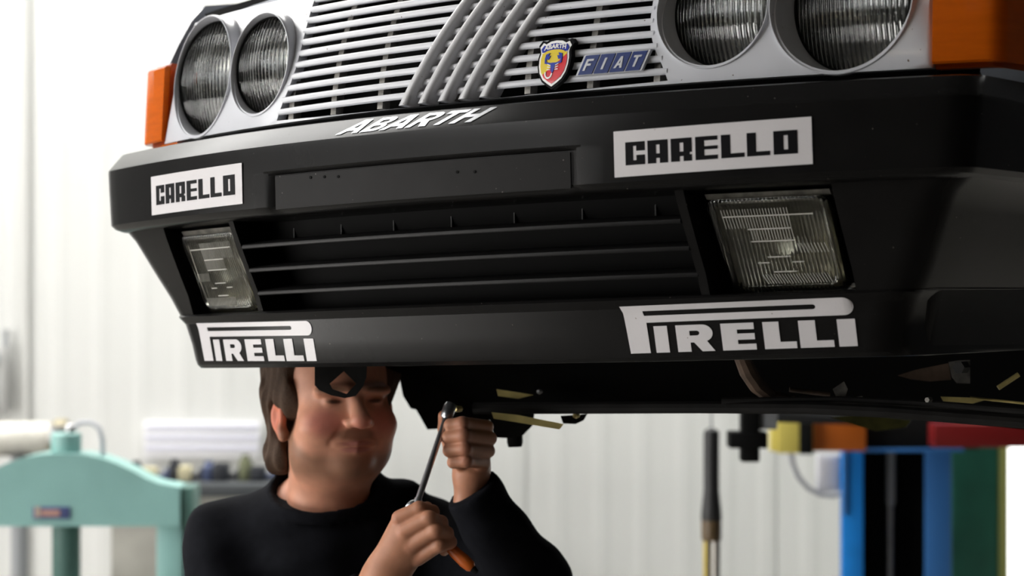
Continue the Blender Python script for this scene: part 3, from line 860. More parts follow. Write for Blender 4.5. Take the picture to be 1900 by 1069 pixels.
# shield crest
cr = empty('crest_badge'); cr.parent = car; cr['label'] = 'shield crest with scorpion in yellow, red and blue on the grille'
SCX, SCZ, SW, SH = 0.1905, 0.0395, 0.0255, 0.0330
def sh_pts(k=1.0):
    half = [(0.0, 1.0), (0.35, 0.97), (0.62, 0.86), (0.80, 0.93), (0.98, 0.74), (0.90, 0.60), (0.86, 0.45), (0.92, 0.22), (0.90, -0.1), (0.80, -0.42), (0.58, -0.70), (0.28, -0.88), (0.0, -1.02)]
    p = half + [(-x_, z_) for x_, z_ in half[::-1][1:-1]]
    return [(x_ * k, z_ * k) for x_, z_ in p]
SLEAN = 0.10
def csurf(off):
    return lambda u, v: gsurf(off)(SCX + SW * u + SLEAN * SH * v * 0.4, SCZ + SH * v)
def crest_part(name, loops, m, off, th=0.0010):
    v_, f_ = plate(loops, csurf(off), th); return mesh_obj(name, v_, f_, m, cr, smooth=0)
crest_part('backing', [sh_pts(1.12)], M_ink, 0.0115, 0.010)
crest_part('border', [sh_pts(1.0)], M_crestwhite, 0.0125)
fld = sh_pts(0.88)
def clip_poly(poly, a, b, c):      # keep a*x+b*z+c >= 0
    out = []
    for i in range(len(poly)):
        p, q = poly[i], poly[(i + 1) % len(poly)]
        dp, dq = a * p[0] + b * p[1] + c, a * q[0] + b * q[1] + c
        if dp >= 0: out.append(p)
        if dp * dq < 0:
            t_ = dp / (dp - dq); out.append((p[0] + (q[0] - p[0]) * t_, p[1] + (q[1] - p[1]) * t_))
    return out
low = clip_poly(fld, 0, -1, 0.46)
crest_part('yellow_field', [clip_poly(low, -0.62, 1.0, 0.10)], M_yellow, 0.0132)
crest_part('red_field', [clip_poly(low, 0.62, -1.0, -0.10)], M_red, 0.0132)
band = clip_poly(fld, 0, 1, -0.40)
arch = [p for p in arc(0, 0.40, 0.60, 0.12, math.pi, 0, 8)]
crest_part('blue_band', [clip_poly(fld, 0, 1, -0.50)], M_crestblue, 0.0134)
crest_part('yellow_arch', [[(-0.70, 0.44)] + arc(0, 0.44, 0.66, 0.16, math.pi, 0, 10)[1:-1] + [(0.70, 0.44)]], M_yellow, 0.0136)
tv, tf = text_glyph_mesh('ABARTH', 1.0, 0.03)
v_ = []
for u, w in tv:
    uu = (u - 0.5) * 1.36; base = 0.585 + 0.12 * math.cos(uu * 1.6) - 0.06
    v_.append(csurf(0.0142)(uu, base + 0.20 * w))
n = len(v_); v_ += [p + Vector((0, 0.0004, 0)) for p in v_]
o = mesh_obj('crest_lettering', v_, list(tf) + [tuple(i + n for i in f[::-1]) for f in tf], M_crestwhite, cr, smooth=0)
sc = []
sc.append([[(-.10, .02), (.10, .02), (.13, -.10), (.08, -.34), (0, -.44), (-.08, -.34), (-.13, -.10)]])       # body
for s in (-1, 1):
    sc.append([[(s * .08, .0), (s * .42, .06), (s * .46, .24), (s * .54, .24), (s * .52, .0), (s * .10, -.07)]])   # arm
    sc.append([[(s * .54, .20), (s * .30, .16), (s * .20, .34), (s * .34, .32), (s * .26, .46), (s * .50, .40)]])  # claw
    for q in range(3):
        z_ = -.08 - .09 * q
        sc.append([[(s * .14, z_), (s * .34, z_ + .07 - .03 * q), (s * .34, z_ + .03 - .03 * q), (s * .14, z_ - .04)]])  # legs
crest_part('scorpion', [sc[0][0]], M_crestblue, 0.0142)
for g in sc[1:]: crest_part('scorpion_limb', g, M_crestblue if len(g[0]) > 4 else M_crestwhite, 0.0142)
tail = arc(-.22, -.44, .24, .24, 0, -math.pi * 1.1, 12); tail2 = arc(-.22, -.44, .17, .17, -math.pi * 1.1, 0, 12)
crest_part('scorpion_tail', [tail + tail2], M_crestwhite, 0.0142)

# ---- fog lamps
def fog(s):
    fl = empty('fog_lamp'); fl.parent = car
    fl['label'] = 'rectangular clear fog lamp sunk in the bumper'
    def P(u, v, off):
        # u 0 inner .. 1 outer, v 0 bottom .. 1 top
        x = (0.436 + (0.426 - 0.436) * v) * (1 - u) + (0.584 + (0.588 - 0.584) * v) * u
        z = -0.2935 + 0.1255 * v
        o_ = -0.1305 - 0.0595 * v
        return Vector((s * x, o_ + BOW * x * x + off, z))
    def rr(m_, r_u, r_v, n=5):
        out = []
        for cu_, cv_, a0 in ((1 - m_ - r_u, 1 - m_ - r_v, 0), (m_ + r_u, 1 - m_ - r_v, H), (m_ + r_u, m_ + r_v, 2 * H), (1 - m_ - r_u, m_ + r_v, 3 * H)):
            for i in range(n + 1):
                a = a0 + H * i / n; out.append((cu_ + r_u * math.cos(a), cv_ + r_v * math.sin(a)))
        return out
    rings = [(0.0, 0.05), (0.0, 0.004), (0.008, 0.001), (0.02, 0.0), (0.05, -0.001), (0.062, 0.0005), (0.07, 0.002)]
    def loft(rg, cap):
        vv = []; ff = []
        n = None
        for mg, off in rg:
            L_ = rr(mg, 0.09, 0.10); n = len(L_)
            for u, v in L_: vv.append(P(u, v, off))
        for i in range(len(rg) - 1):
            for q in range(n): ff.append((i * n + q, i * n + (q + 1) % n, (i + 1) * n + (q + 1) % n, (i + 1) * n + q))
        if cap: ff.append(tuple((len(rg) - 1) * n + q for q in range(n)))
        return vv, ff
    inner = [(0.07, 0.005), (0.062, 0.0045), (0.05, 0.003), (0.02, 0.004), (0.011, 0.006), (0.006, 0.05)]
    v1, f1 = loft(rings, True); v2, f2 = loft(inner[::-1], True)
    n = len(v1); mesh_obj('lens', v1 + v2, f1 + [tuple(i + n for i in f[::-1]) for f in f2] + [tuple([i, (i + 1) % 24, n + (i + 1) % 24, n + i]) for i in range(24)], M_foglass, fl, smooth=40)
    # moulded marks of the lens
    def mark(u0, v0, u1, v1):
        a = [P(u0, v0, -0.0022), P(u1, v0, -0.0022), P(u1, v1, -0.0022), P(u0, v1, -0.0022)]; b_ = [p + Vector((0, 0.0015, 0)) for p in a]
        mesh_obj('lens_ridge', a + b_, [(0, 1, 2, 3), (4, 7, 6, 5), (0, 4, 5, 1), (1, 5, 6, 2), (2, 6, 7, 3), (3, 7, 4, 0)], M_ridge, fl, smooth=0)
    for u0, u1, v in ((0.12, 0.86, 0.80), (0.30, 0.66, 0.66), (0.30, 0.66, 0.53), (0.40, 0.60, 0.36), (0.30, 0.40, 0.30), (0.60, 0.70, 0.30), (0.42, 0.62, 0.20)):
        mark(u0, v, u1, v + 0.012)
    # flutes: fine vertical ribs over part of the glass
    def flutes(u0, u1, v0, v1, k, sl=0.0):
        mb = MB()
        for i in range(k):
            u = u0 + (u1 - u0) * i / (k - 1)
            mb.tube([P(u, v0, -0.0008), P(u + sl, v1, -0.0008)], 0.0005, 5)
        o_ = mb.build('flutes', M_ridge, fl); o_['kind'] = 'stuff'
    flutes(0.32, 0.66, 0.55, 0.88, 15); flutes(0.12, 0.30, 0.68, 0.88, 8); flutes(0.34, 0.9, 0.08, 0.18, 24, -0.03); flutes(0.70, 0.92, 0.40, 0.50, 9, -0.02)
    # reflector behind
    vv, ff = loft([(0.03, 0.012), (0.06, 0.03), (0.16, 0.048), (0.30, 0.055), (0.40, 0.056)], True)
    mesh_obj('reflector', vv, ff, M_fogrefl, fl, smooth=50)
    c = P(0.5, 0.5, 0.035); MB().lathe([(0.001, -0.006), (0.012, -0.005), (0.013, 0.0), (0.008, 0.02)], c, 'y', 16).build('bulb', M_steel, fl)
    # top housing strip
    a = [P(0.0, 1.005, 0.012), P(1.0, 1.005, 0.012), P(1.0, 1.06, 0.010), P(0.0, 1.06, 0.010)]; b_ = [p + Vector((0, 0.04, 0)) for p in a]
    mesh_obj('housing', a + b_, [(0, 1, 2, 3), (4, 7, 6, 5), (0, 4, 5, 1), (1, 5, 6, 2), (2, 6, 7, 3), (3, 7, 4, 0)], M_alu, fl, smooth=0)
fog(-1); fog(1)

# ---- underbody parts of the car
def upart(name, mb, m, label=None, smooth=35):
    o = mb.build(name, m, car, smooth)
    if label: o['label'] = label
    return o
# towing eye: strap loop with a diamond opening, hanging below the lip
def frame_prism(outer, inner, d, th, m, name, label=None):
    lo = [[(x_, -y_) for x_, y_ in outer], [(x_, -y_) for x_, y_ in inner]]
    v2, t2 = fill2d(lo); n = len(v2)
    vv = [loc(x_, -y_, d) for x_, y_ in v2]; vv += [loc(x_, -y_, d + th) for x_, y_ in v2]
    ff = list(t2) + [tuple(i + n for i in f[::-1]) for f in t2]
    cnt = {}
    for f in t2:
        for a, b_ in ((f[0], f[1]), (f[1], f[2]), (f[2], f[0])): cnt.setdefault((min(a, b_), max(a, b_)), []).append((a, b_))
    for kx, l in cnt.items():
        if len(l) == 1: a, b_ = l[0]; ff.append((b_, a, a + n, b_ + n))
    o = mesh_obj(name, vv, ff, m, car, smooth=30)
    if label: o['label'] = label
    return o
frame_prism([(584, 660), (584, 715), (592, 724), (615, 734), (640, 739), (660, 735), (674, 717), (680, 700), (682, 660)],
            [(612, 712), (638, 689), (661, 712), (643, 731), (617, 722)], 3.46, 0.035, M_oily, 'towing_eye', 'black towing eye with a diamond-shaped opening')
def block(poly, d0, d1, m, name, label=None):
    n = len(poly); vv = [loc(x_, y_, d0) for x_, y_ in poly] + [loc(x_, y_, d1) for x_, y_ in poly]
    ff = [tuple(range(n)), tuple(range(2 * n - 1, n - 1, -1))] + [(i, (i + 1) % n, n + (i + 1) % n, n + i) for i in range(n)]
    o = mesh_obj(name, vv, ff, m, car, smooth=25)
    if label: o['label'] = label
    return o
block([(735, 655), (742, 705), (748, 735), (762, 758), (772, 760), (793, 797), (812, 796), (900, 790), (925, 760), (930, 655)], 3.80, 4.15, M_oily, 'gearbox', 'black gearbox casing above the raised hand')
block([(905, 765), (918, 812), (940, 813), (968, 810), (988, 790), (992, 765)], 3.72, 3.82, M_oily, 'mounting_bracket')
upart('bracket_bolt', MB().lathe([(0.012, -0.02), (0.014, -0.012), (0.014, 0.02)], loc(955, 808, 3.74), 'z', 14), M_oily)
# crossmember beam with rolled lower edge running across under the nose
def beam(pts, r, m, name, label=None, n=10):
    o = MB().tube([loc(*p) for p in pts], r, n).build(name, m, car)
    if label: o['label'] = label
    return o
block([(690, 672), (850, 735), (900, 764), (1080, 767), (1300, 766), (1500, 768), (1620, 772), (1760, 782), (1905, 798), (1905, 640), (1600, 640), (1100, 655)], 3.66, 3.72, M_dark, 'inner_tray')
beam([(880, 758, 3.58), (1100, 757, 3.50), (1300, 756, 3.42), (1500, 757, 3.34), (1650, 764, 3.28), (1905, 784, 3.2)], 0.010, M_oily, 'crossmember', 'black crossmember tube under the nose')
beam([(1340, 745, 3.40), (1560, 742, 3.34), (1750, 752, 3.26), (1905, 764, 3.2)], 0.006, M_oily, 'brake_pipe')
beam([(1375, 660, 3.36), (1388, 690, 3.37), (1405, 715, 3.38), (1432, 737, 3.4), (1475, 740, 3.4)], [0.012, 0.014, 0.014, 0.012, 0.004], M_rust, 'control_arm', 'rusty curved control arm')
beam([(1465, 723, 3.42), (1540, 732, 3.42)], 0.004, M_rust, 'link_rod')
block([(1545, 722), (1552, 738), (1566, 744), (1573, 722), (1566, 708)], 3.36, 3.41, M_alu, 'bush_clamp')
block([(1563, 742), (1590, 752), (1605, 745), (1600, 735), (1580, 738)], 3.38, 3.42, M_alu, 'bush_bracket')
block([(1665, 697), (1700, 686), (1760, 674), (1765, 705), (1725, 708), (1690, 704)], 3.42, 3.46, M_rust, 'arm_plate')
block([(1760, 672), (1778, 669), (1800, 668), (1800, 712), (1775, 711), (1766, 700)], 3.38, 3.41, M_alu, 'bracket_plate')
upart('bracket_hole_bolt', MB().lathe([(0.010, -0.012), (0.010, 0.012)], loc(1784, 682, 3.37), 'y', 6), M_oily)
upart('hexagon_bolt', MB().lathe([(0.004, -0.006), (0.0045, 0.006)], loc(1723, 742, 3.25), 'y', 6), M_alu)
block([(1745, 736), (1805, 738), (1830, 742), (1790, 753), (1752, 748)], 3.40, 3.44, M_yelmetal, 'heat_shield')
beam([(1852, 720, 3.4), (1890, 695, 3.4)], 0.004, M_yelmetal, 'bonding_strap')
beam([(1800, 738, 3.42), (1905, 749, 3.4)], 0.002, M_yelmetal, 'shield_edge')
block([(1540, 774), (1590, 790), (1625, 800), (1680, 793), (1690, 780), (1600, 770)], 3.9, 3.98, mat('oil_pan_olive', (0.10, 0.095, 0.02), 0.5, var=0.5, scale=30), 'oil_pan', 'olive oil pan')
# metal strips near the raised hand, yellowish light put into their colour
block([(921, 722), (960, 728), (990, 733), (962, 740), (924, 735)], 3.60, 3.62, M_yelmetal, 'yellow_lit_strip', 'metal strip above the tube with yellow light in its colour')
block([(912, 765), (960, 770), (1046, 787), (1038, 797), (960, 784), (916, 777)], 3.50, 3.52, M_yelmetal, 'yellow_lit_strip', 'metal strip below the tube with yellow light in its colour')
block([(1040, 772), (1090, 768), (1083, 780), (1068, 787), (1045, 786)], 3.58, 3.64, M_oily, 'rubber_mount')
upart('brass_nut', MB().lathe([(0.004, -0.005), (0.0055, 0.0), (0.004, 0.006)], loc(1069, 771, 3.56), 'y', 8), M_yelmetal)
upart('chrome_nut', MB().lathe([(0.003, -0.005), (0.0045, 0.0), (0.003, 0.006)], loc(1001, 727, 3.62), 'y', 8), M_steel)
upart('socket_nut', MB().lathe([(0.004, -0.006), (0.006, 0.0), (0.005, 0.01)], loc(848, 759, 3.56), 'y', 6), M_yelmetal)
# inner floor pan closing the engine bay from below (well above the lip)
upart('floor_pan', MB().box((0.05, 1.9, -0.20), (1.45, 2.6, 0.06), bev=0.02), M_oily)
upart('engine_block', MB().box((0.15, 0.46, -0.10), (0.75, 0.38, 0.34), bev=0.03), M_oily)

# ------------------------------------------------------------------ signed-distance modelling (person, hands, cloth)
def V3(v): return np.array((v[0], v[1], v[2]), dtype=np.float64)
def s_cone(P, a, b, ra, rb):
    a = V3(a); b = V3(b); ab = b - a; L = max(ab @ ab, 1e-12)
    t = np.clip(((P - a) @ ab) / L, 0, 1)
    return np.linalg.norm(P - a - t[..., None] * ab, axis=-1) - (ra + (rb - ra) * t)
def s_ell(P, c, r, R=None):
    q = P - V3(c)
    if R is not None: q = q @ R
    r = np.array(r, dtype=np.float64)
    k0 = np.linalg.norm(q / r, axis=-1); k1 = np.linalg.norm(q / (r * r), axis=-1)
    return k0 * (k0 - 1.0) / np.maximum(k1, 1e-6)
def smin(a, b, k):
    h = np.clip(0.5 + 0.5 * (b - a) / k, 0, 1)
    return b * (1 - h) + a * h - k * h * (1 - h)
def smax(a, b, k): return -smin(-a, -b, k)
def surface_nets(f, lo, hi, h):
    lo = np.array(lo); hi = np.array(hi)
    n = np.ceil((hi - lo) / h).astype(int) + 1
    ax = [lo[i] + h * np.arange(n[i]) for i in range(3)]
    Fv = np.empty(tuple(n), dtype=np.float64)
    for i in range(n[0]):            # slab by slab keeps memory small
        Y, Z = np.meshgrid(ax[1], ax[2], indexing='ij')
        P = np.stack([np.full_like(Y, ax[0][i]), Y, Z], -1)
        Fv[i] = f(P)
    ins = Fv < 0
    c = np.zeros(tuple(n - 1), dtype=int)
    for dx in (0, 1):
        for dy in (0, 1):
            for dz in (0, 1):
                c += ins[dx:n[0] - 1 + dx, dy:n[1] - 1 + dy, dz:n[2] - 1 + dz]
    act = (c > 0) & (c < 8)
    idx = -np.ones(act.shape, dtype=int); ids = np.argwhere(act); idx[act] = np.arange(len(ids))
    acc = np.zeros((len(ids), 3)); cnt = np.zeros(len(ids))
    corners = [(a, b, d) for a in (0, 1) for b in (0, 1) for d in (0, 1)]
    for p in corners:
        for k in range(3):
            if p[k] == 1: continue
            q = list(p); q[k] = 1
            fa = Fv[ids[:, 0] + p[0], ids[:, 1] + p[1], ids[:, 2] + p[2]]; fb = Fv[ids[:, 0] + q[0], ids[:, 1] + q[1], ids[:, 2] + q[2]]
            m = (fa < 0) != (fb < 0)
            t = np.where(m, fa / np.where(m, fa - fb, 1), 0)
            pos = np.tile(np.array(p, dtype=float), (len(ids), 1)); pos[:, k] += t
            acc[m] += pos[m]; cnt[m] += 1
    verts = lo + h * (ids + acc / cnt[:, None])
    faces = []
    for k in range(3):
        u, w = [(1, 2), (2, 0), (0, 1)][k]
        sl0 = [slice(0, n[i]) for i in range(3)]; sl1 = list(sl0)
        sl0[k] = slice(0, n[k] - 1); sl1[k] = slice(1, n[k])
        ch = ins[tuple(sl0)] != ins[tuple(sl1)]
        e = np.argwhere(ch)
        ok = (e[:, u] > 0) & (e[:, w] > 0) & (e[:, u] < n[u] - 1) & (e[:, w] < n[w] - 1); e = e[ok]
        du = np.zeros(3, int); du[u] = 1; dw = np.zeros(3, int); dw[w] = 1
        q = [idx[tuple((e - o_).T)] for o_ in (du * 0, du, du + dw, dw)]
        fl = ins[tuple(e.T)]
        quad = np.stack(q, 1); quad[fl] = quad[fl][:, ::-1]
        faces.append(quad)
    return verts, np.concatenate(faces)
def np_obj(name, parts, material, parent=None, colors=None):
    """parts: list of (verts, faces) joined into one mesh; colors: (N,3) per vertex"""
    V = []; Fq = []; n = 0
    for v, f in parts: V.append(v); Fq.append(f + n); n += len(v)
    V = np.concatenate(V); Fq = np.concatenate(Fq)
    me = bpy.data.meshes.new(name)
    me.from_pydata(V.tolist(), [], Fq.tolist()); me.validate()
    me.materials.append(material); me.shade_smooth()
    if colors is not None:
        ca = me.color_attributes.new('skin_tone', 'FLOAT_COLOR', 'POINT')
        ca.data.foreach_set('color', np.concatenate([colors, np.ones((len(colors), 1))], 1).ravel().astype(np.float32))
    o = bpy.data.objects.new(name, me); COL.objects.link(o)
    if parent: o.parent = parent
    return o

# ------------------------------------------------------------------ the person
HYAW = math.radians(25)
HSX, HSY, HSZ = 1.20, 1.10, 1.0
eye_mid = at(661, 744, 3.58)
face_dir = Vector((math.sin(HYAW), -math.cos(HYAW), 0))
H0 = V3(eye_mid) - V3(face_dir) * 0.088 * HSY
RH = np.array([[math.cos(HYAW), -math.sin(HYAW), 0], [math.sin(HYAW), math.cos(HYAW), 0], [0, 0, 1]])   # local -> world
SC = np.array((HSX, HSY, HSZ))
def to_head(P): return ((P - H0) @ RH) / SC
def head_sdf(P):
    q = to_head(P)
    d = s_ell(q, (0, .018, .045), (.076, .096, .092))
    d = smin(d, s_ell(q, (0, -.028, -.03), (.064, .064, .090)), .03)
    d = smin(d, s_ell(q, (0, -.022, -.088), (.058, .056, .042)), .03)
    d = smin(d, s_ell(q, (0, -.010, -.118), (.056, .058, .036)), .03)          # under-chin
    d = smin(d, s_ell(q, (0, -.074, -.104), (.022, .016, .018)), .02)          # chin
    for s in (-1, 1):
        d = smin(d, s_ell(q, (s * .040, -.052, -.044), (.032, .030, .032)), .02)   # cheek
        d = smin(d, s_ell(q, (s * .046, -.022, -.082), (.026, .036, .036)), .02)   # jowl
        d = smin(d, s_cone(q, (s * .012, -.088, .0175), (s * .048, -.071, .0165), .010, .009), .010)   # brow
    # eye sockets
    for s in (-1, 1):
        d = smax(d, -s_ell(q, (s * .031, -.098, .001), (.019, .016, .012)), .010)
        d = smin(d, s_ell(q, (s * .031, -.0715, -.001), (.0140, .0115, .0085)), .003)     # lidded eye
        d = smax(d, -s_cone(q, (s * .020, -.0895, -.0015), (s * .042, -.0845, -.002), .0016, .0016), .002)   # lid line
    # nose
    d = smin(d, s_cone(q, (0, -.084, .012), (0, -.108, -.030), .0075, .0135), .010)
    d = smin(d, s_ell(q, (0, -.109, -.033), (.0135, .013, .012)), .006)
    for s in (-1, 1):
        d = smin(d, s_ell(q, (s * .0135, -.099, -.037), (.009, .011, .008)), .005)
        d = smax(d, -s_ell(q, (s * .007, -.106, -.046), (.0042, .006, .004)), .003)
        # fold from nostril to mouth corner
        d = smax(d, -s_cone(q, (s * .022, -.094, -.042), (s * .034, -.083, -.070), .0025, .0028), .008)
    # mouth, gently smiling
    up = np.minimum(s_cone(q, (-.030, -.0805, -.069), (0, -.0925, -.0705), .003, .0048), s_cone(q, (0, -.0925, -.0705), (.030, -.0805, -.069), .0048, .003))
    lo_ = np.minimum(s_cone(q, (-.028, -.081, -.073), (0, -.0905, -.081), .003, .0058), s_cone(q, (0, -.0905, -.081), (.028, -.081, -.073), .0058, .003))
    d = smin(d, up, .006); d = smin(d, lo_, .006)
    cut = np.minimum(s_cone(q, (-.036, -.084, -.0705), (0, -.1000, -.0755), .0028, .0036), s_cone(q, (0, -.1000, -.0755), (.036, -.084, -.0705), .0036, .0028))
    d = smax(d, -cut, .004)
    # ears
    for s in (-1, 1):
        e = s_ell(q, (s * .081, .014, -.028), (.010, .021, .030))
        e = smin(e, s_ell(q, (s * .078, .006, -.060), (.007, .010, .012)), .008)
        e = smax(e, -s_ell(q, (s * .092, .009, -.028), (.010, .012, .020)), .006)
        d = smin(d, e, .006)
    # neck down into the collar
    d = smin(d, s_cone(q, (0, .022, -.07), (0, .040, -.23), .056, .062), .03)
    return d
hv, hf = surface_nets(head_sdf, H0 + np.array((-.16, -.16, -.28)), H0 + np.array((.17, .18, .16)), 0.0029)
hq = to_head(hv)
def sstep(a, b, x_):
    t = np.clip((x_ - a) / (b - a), 0, 1); return t * t * (3 - 2 * t)
skin = np.array((0.60, 0.285, 0.185)); rosy = np.array((0.56, 0.18, 0.14)); beard = np.array((0.17, 0.092, 0.055)); lip = np.array((0.33, 0.12, 0.10)); brow = np.array((0.13, 0.075, 0.045))
hc = np.tile(skin, (len(hv), 1))
def mixc(c, col, w): return c * (1 - w[:, None]) + col * w[:, None]
for s in (-1, 1):
    dch = np.linalg.norm((hq - np.array((s * .042, -.075, -.036))) / np.array((.028, .04, .026)), axis=1); hc = mixc(hc, rosy, 0.75 * (1 - sstep(.4, 1.3, dch)))
    dea = np.linalg.norm((hq - np.array((s * .083, .014, -.030))) / np.array((.02, .03, .04)), axis=1); hc = mixc(hc, np.array((.60, .17, .10)), 0.8 * (1 - sstep(.6, 1.1, dea)))
    dbr = np.linalg.norm((hq - np.array((s * .032, -.085, .019))) / np.array((.026, .03, .006)), axis=1); hc = mixc(hc, brow, 0.8 * (1 - sstep(.5, 1.2, dbr)))
    dey = np.linalg.norm((hq - np.array((s * .031, -.088, -.001))) / np.array((.015, .016, .0050)), axis=1); hc = mixc(hc, np.array((.04, .02, .015)), 0.9 * (1 - sstep(.5, 1.1, dey)))
dn = np.linalg.norm((hq - np.array((0, -.112, -.035))) / np.array((.018, .02, .018)), axis=1); hc = mixc(hc, rosy, 0.6 * (1 - sstep(.4, 1.2, dn)))
# stubble on jaw, chin and upper lip
line = -0.088 + 0.85 * np.clip(hq[:, 1] + 0.060, 0, 0.075)
wb_ = sstep(0.010, -0.014, hq[:, 2] - line) * sstep(0.012, -0.004, hq[:, 1]) * sstep(-.150, -.118, hq[:, 2])
mo = np.linalg.norm((hq - np.array((0, -.09, -.056))) / np.array((.034, .03, .011)), axis=1)
wb_ = np.maximum(wb_, 0.85 * (1 - sstep(.6, 1.2, mo)))
hc = mixc(hc, beard, 0.72 * wb_)
li = np.minimum(np.linalg.norm((hq - np.array((0, -.092, -.0705))) / np.array((.030, .03, .0055)), axis=1), np.linalg.norm((hq - np.array((0, -.092, -.081))) / np.array((.026, .03, .0065)), axis=1))
hc = mixc(hc, lip, 0.85 * (1 - sstep(.6, 1.1, li)))

# --- hands, joints given where they stand
def chain(P, pts, radii, k=0.004):
    d = None
    for i in range(len(pts) - 1):
        e = s_cone(P, pts[i], pts[i + 1], radii[i], radii[i + 1])
        d = e if d is None else smin(d, e, k)
    return d
# raised hand (grips the ratchet head under the car)
LU = dict(
    f1=[at(903, 792, 3.535), at(858, 786, 3.475), at(836, 789, 3.485), at(846, 796, 3.535)],
    f2=[at(909, 814, 3.535), at(860, 808, 3.468), at(832, 812, 3.482), at(846, 818, 3.535)],
    f3=[at(906, 837, 3.535), at(862, 833, 3.468), at(834, 836, 3.482), at(848, 842, 3.535)],
    f4=[at(898, 858, 3.535), at(865, 856, 3.475), at(841, 858, 3.488), at(852, 862, 3.53)],
    th=[at(872, 872, 3.56), at(838, 832, 3.55), at(826, 796, 3.535), at(824, 772, 3.52)])
WLp = at(872, 905, 3.555); 
def hand_up(P):
    pal = s_cone(P, at(893, 806, 3.555), at(880, 872, 3.555), .019, .022)
    pal = smin(pal, s_cone(P, at(868, 812, 3.562), at(868, 880, 3.56), .016, .022), .018)
    d = pal
    for kx, r_ in (('f1', (.0115, .0112, .0105, .009)), ('f2', (.0118, .0115, .0108, .009)), ('f3', (.0115, .0112, .0105, .009)), ('f4', (.0108, .0100, .0095, .008))):
        d = smin(d, chain(P, LU[kx], r_), .0035)
    d = smin(d, chain(P, LU['th'], (.017, .0135, .0118, .0098)), .006)
    d = smin(d, s_cone(P, at(876, 872, 3.557), at(868, 940, 3.565), .026, .025), .02)
    return d
# lower hand (back of the hand towards the viewer, fist round the ratchet)
RL_ = dict(
    f1=[at(742, 962, 3.395), at(778, 944, 3.385), at(802, 950, 3.405), at(795, 966, 3.435)],
    f2=[at(752, 986, 3.388), at(796, 962, 3.372), at(818, 970, 3.395), at(806, 984, 3.43)],
    f3=[at(763, 1012, 3.390), at(808, 985, 3.370), at(829, 990, 3.392), at(814, 1003, 3.43)],
    f4=[at(775, 1036, 3.398), at(815, 1012, 3.378), at(836, 1006, 3.395), at(824, 1022, 3.425)],
    th=[at(728, 1010, 3.43), at(752, 968, 3.45), at(776, 948, 3.445), at(792, 942, 3.43)])
def hand_low(P):
    d = s_cone(P, at(748, 972, 3.405), at(706, 1062, 3.42), .020, .023)
    d = smin(d, s_cone(P, at(770, 1020, 3.405), at(722, 1078, 3.42), .020, .022), .02)
    d = smin(d, s_cone(P, at(755, 1000, 3.402), at(714, 1070, 3.418), .022, .024), .02)
    for kx, r_ in (('f1', (.0135, .0118, .0110, .0095)), ('f2', (.014, .0122, .0112, .0095)), ('f3', (.0138, .0118, .0108, .009)), ('f4', (.0125, .0106, .0098, .0085))):
        d = smin(d, chain(P, RL_[kx], r_), .004)
    d = smin(d, chain(P, RL_['th'], (.017, .0135, .0118, .010)), .006)
    d = smin(d, s_cone(P, at(716, 1062, 3.42), at(672, 1118, 3.44), .029, .029), .02)
    return d
def bounds(pts, pad):
    A = np.array([V3(p) for p in pts]); return A.min(0) - pad, A.max(0) + pad
lo, hi = bounds(sum([list(v) for v in LU.values()], []) + [at(868, 945, 3.56)], .035)
uv, uf = surface_nets(hand_up, lo, hi, 0.0022)
lo, hi = bounds(sum([list(v) for v in RL_.values()], []) + [at(672, 1118, 3.44)], .04)
lv, lf = surface_nets(hand_low, lo, hi, 0.0022)
def hand_col(v, knuckles):
    c = np.tile(np.array((0.46, 0.215, 0.130)), (len(v), 1))
    for p in knuckles:
        dd = np.linalg.norm(v - V3(p), axis=1); c = mixc(c, np.array((.46, .19, .13)), .6 * (1 - sstep(.006, .018, dd)))
    return c
uc = hand_col(uv, [LU[k_][1] for k_ in ('f1', 'f2', 'f3', 'f4')]); lc = hand_col(lv, [RL_[k_][i_] for k_ in ('f1', 'f2', 'f3', 'f4') for i_ in (0, 2)])
# --- trunk and limbs under the clothes
NB = at(605, 930, 3.74)
SR = at(425, 1016, 3.76); SL = at(785, 1003, 3.84)
ER = at(430, 1290, 3.62); WR = at(668, 1118, 3.445)
EL = at(985, 1085, 3.62); WLs = at(876, 914, 3.565)
PELV = Vector((-0.33, 3.84, 0.92))
KN = [Vector((-0.46, 3.76, 0.50)), Vector((-0.20, 3.80, 0.50))]; AN = [Vector((-0.47, 3.86, 0.10)), Vector((-0.17, 3.92, 0.10))]
HP = [Vector((-0.42, 3.84, 0.90)), Vector((-0.24, 3.84, 0.90))]
def trunk(P, g=0.0):
    ch = (V3(SR) + V3(SL)) / 2
    d = s_ell(P, ch + np.array((-.01, .02, -.12)), (.175 + g, .115 + g, .20 + g))
    d = smin(d, s_ell(P, (PELV.x + .01, PELV.y - .03, 1.06), (.18 + g, .14 + g, .19 + g)), .06)
    d = smin(d, s_ell(P, V3(at(603, 1010, 3.735)), (.125 + g, .095 + g, .085 + g)), .04)
    d = smin(d, s_cone(P, NB, SR, .062 + g, .056 + g), .05)
    d = smin(d, s_cone(P, NB, SL, .062 + g, .052 + g), .05)
    return d
def arms(P, g=0.0):
    d = smin(s_cone(P, SR, ER, .058 + g, .046 + g), s_cone(P, ER, WR, .044 + g, .027 + g), .02)
    e = smin(s_cone(P, SL, EL, .055 + g, .046 + g), s_cone(P, EL, WLs, .046 + g, .024 + g), .02)
    return np.minimum(d, e)
def legs(P, g=0.0):
    d = s_ell(P, (PELV.x, PELV.y, .93), (.17 + g, .125 + g, .13 + g))
    for i in (0, 1):
        d = smin(d, s_cone(P, HP[i], KN[i], .082 + g, .056 + g), .03); d = smin(d, s_cone(P, KN[i], AN[i], .054 + g, .036 + g), .02)
    return d
def under(P): return smin(smin(trunk(P, -.004), arms(P, -.006), .03), legs(P, -.004), .03)
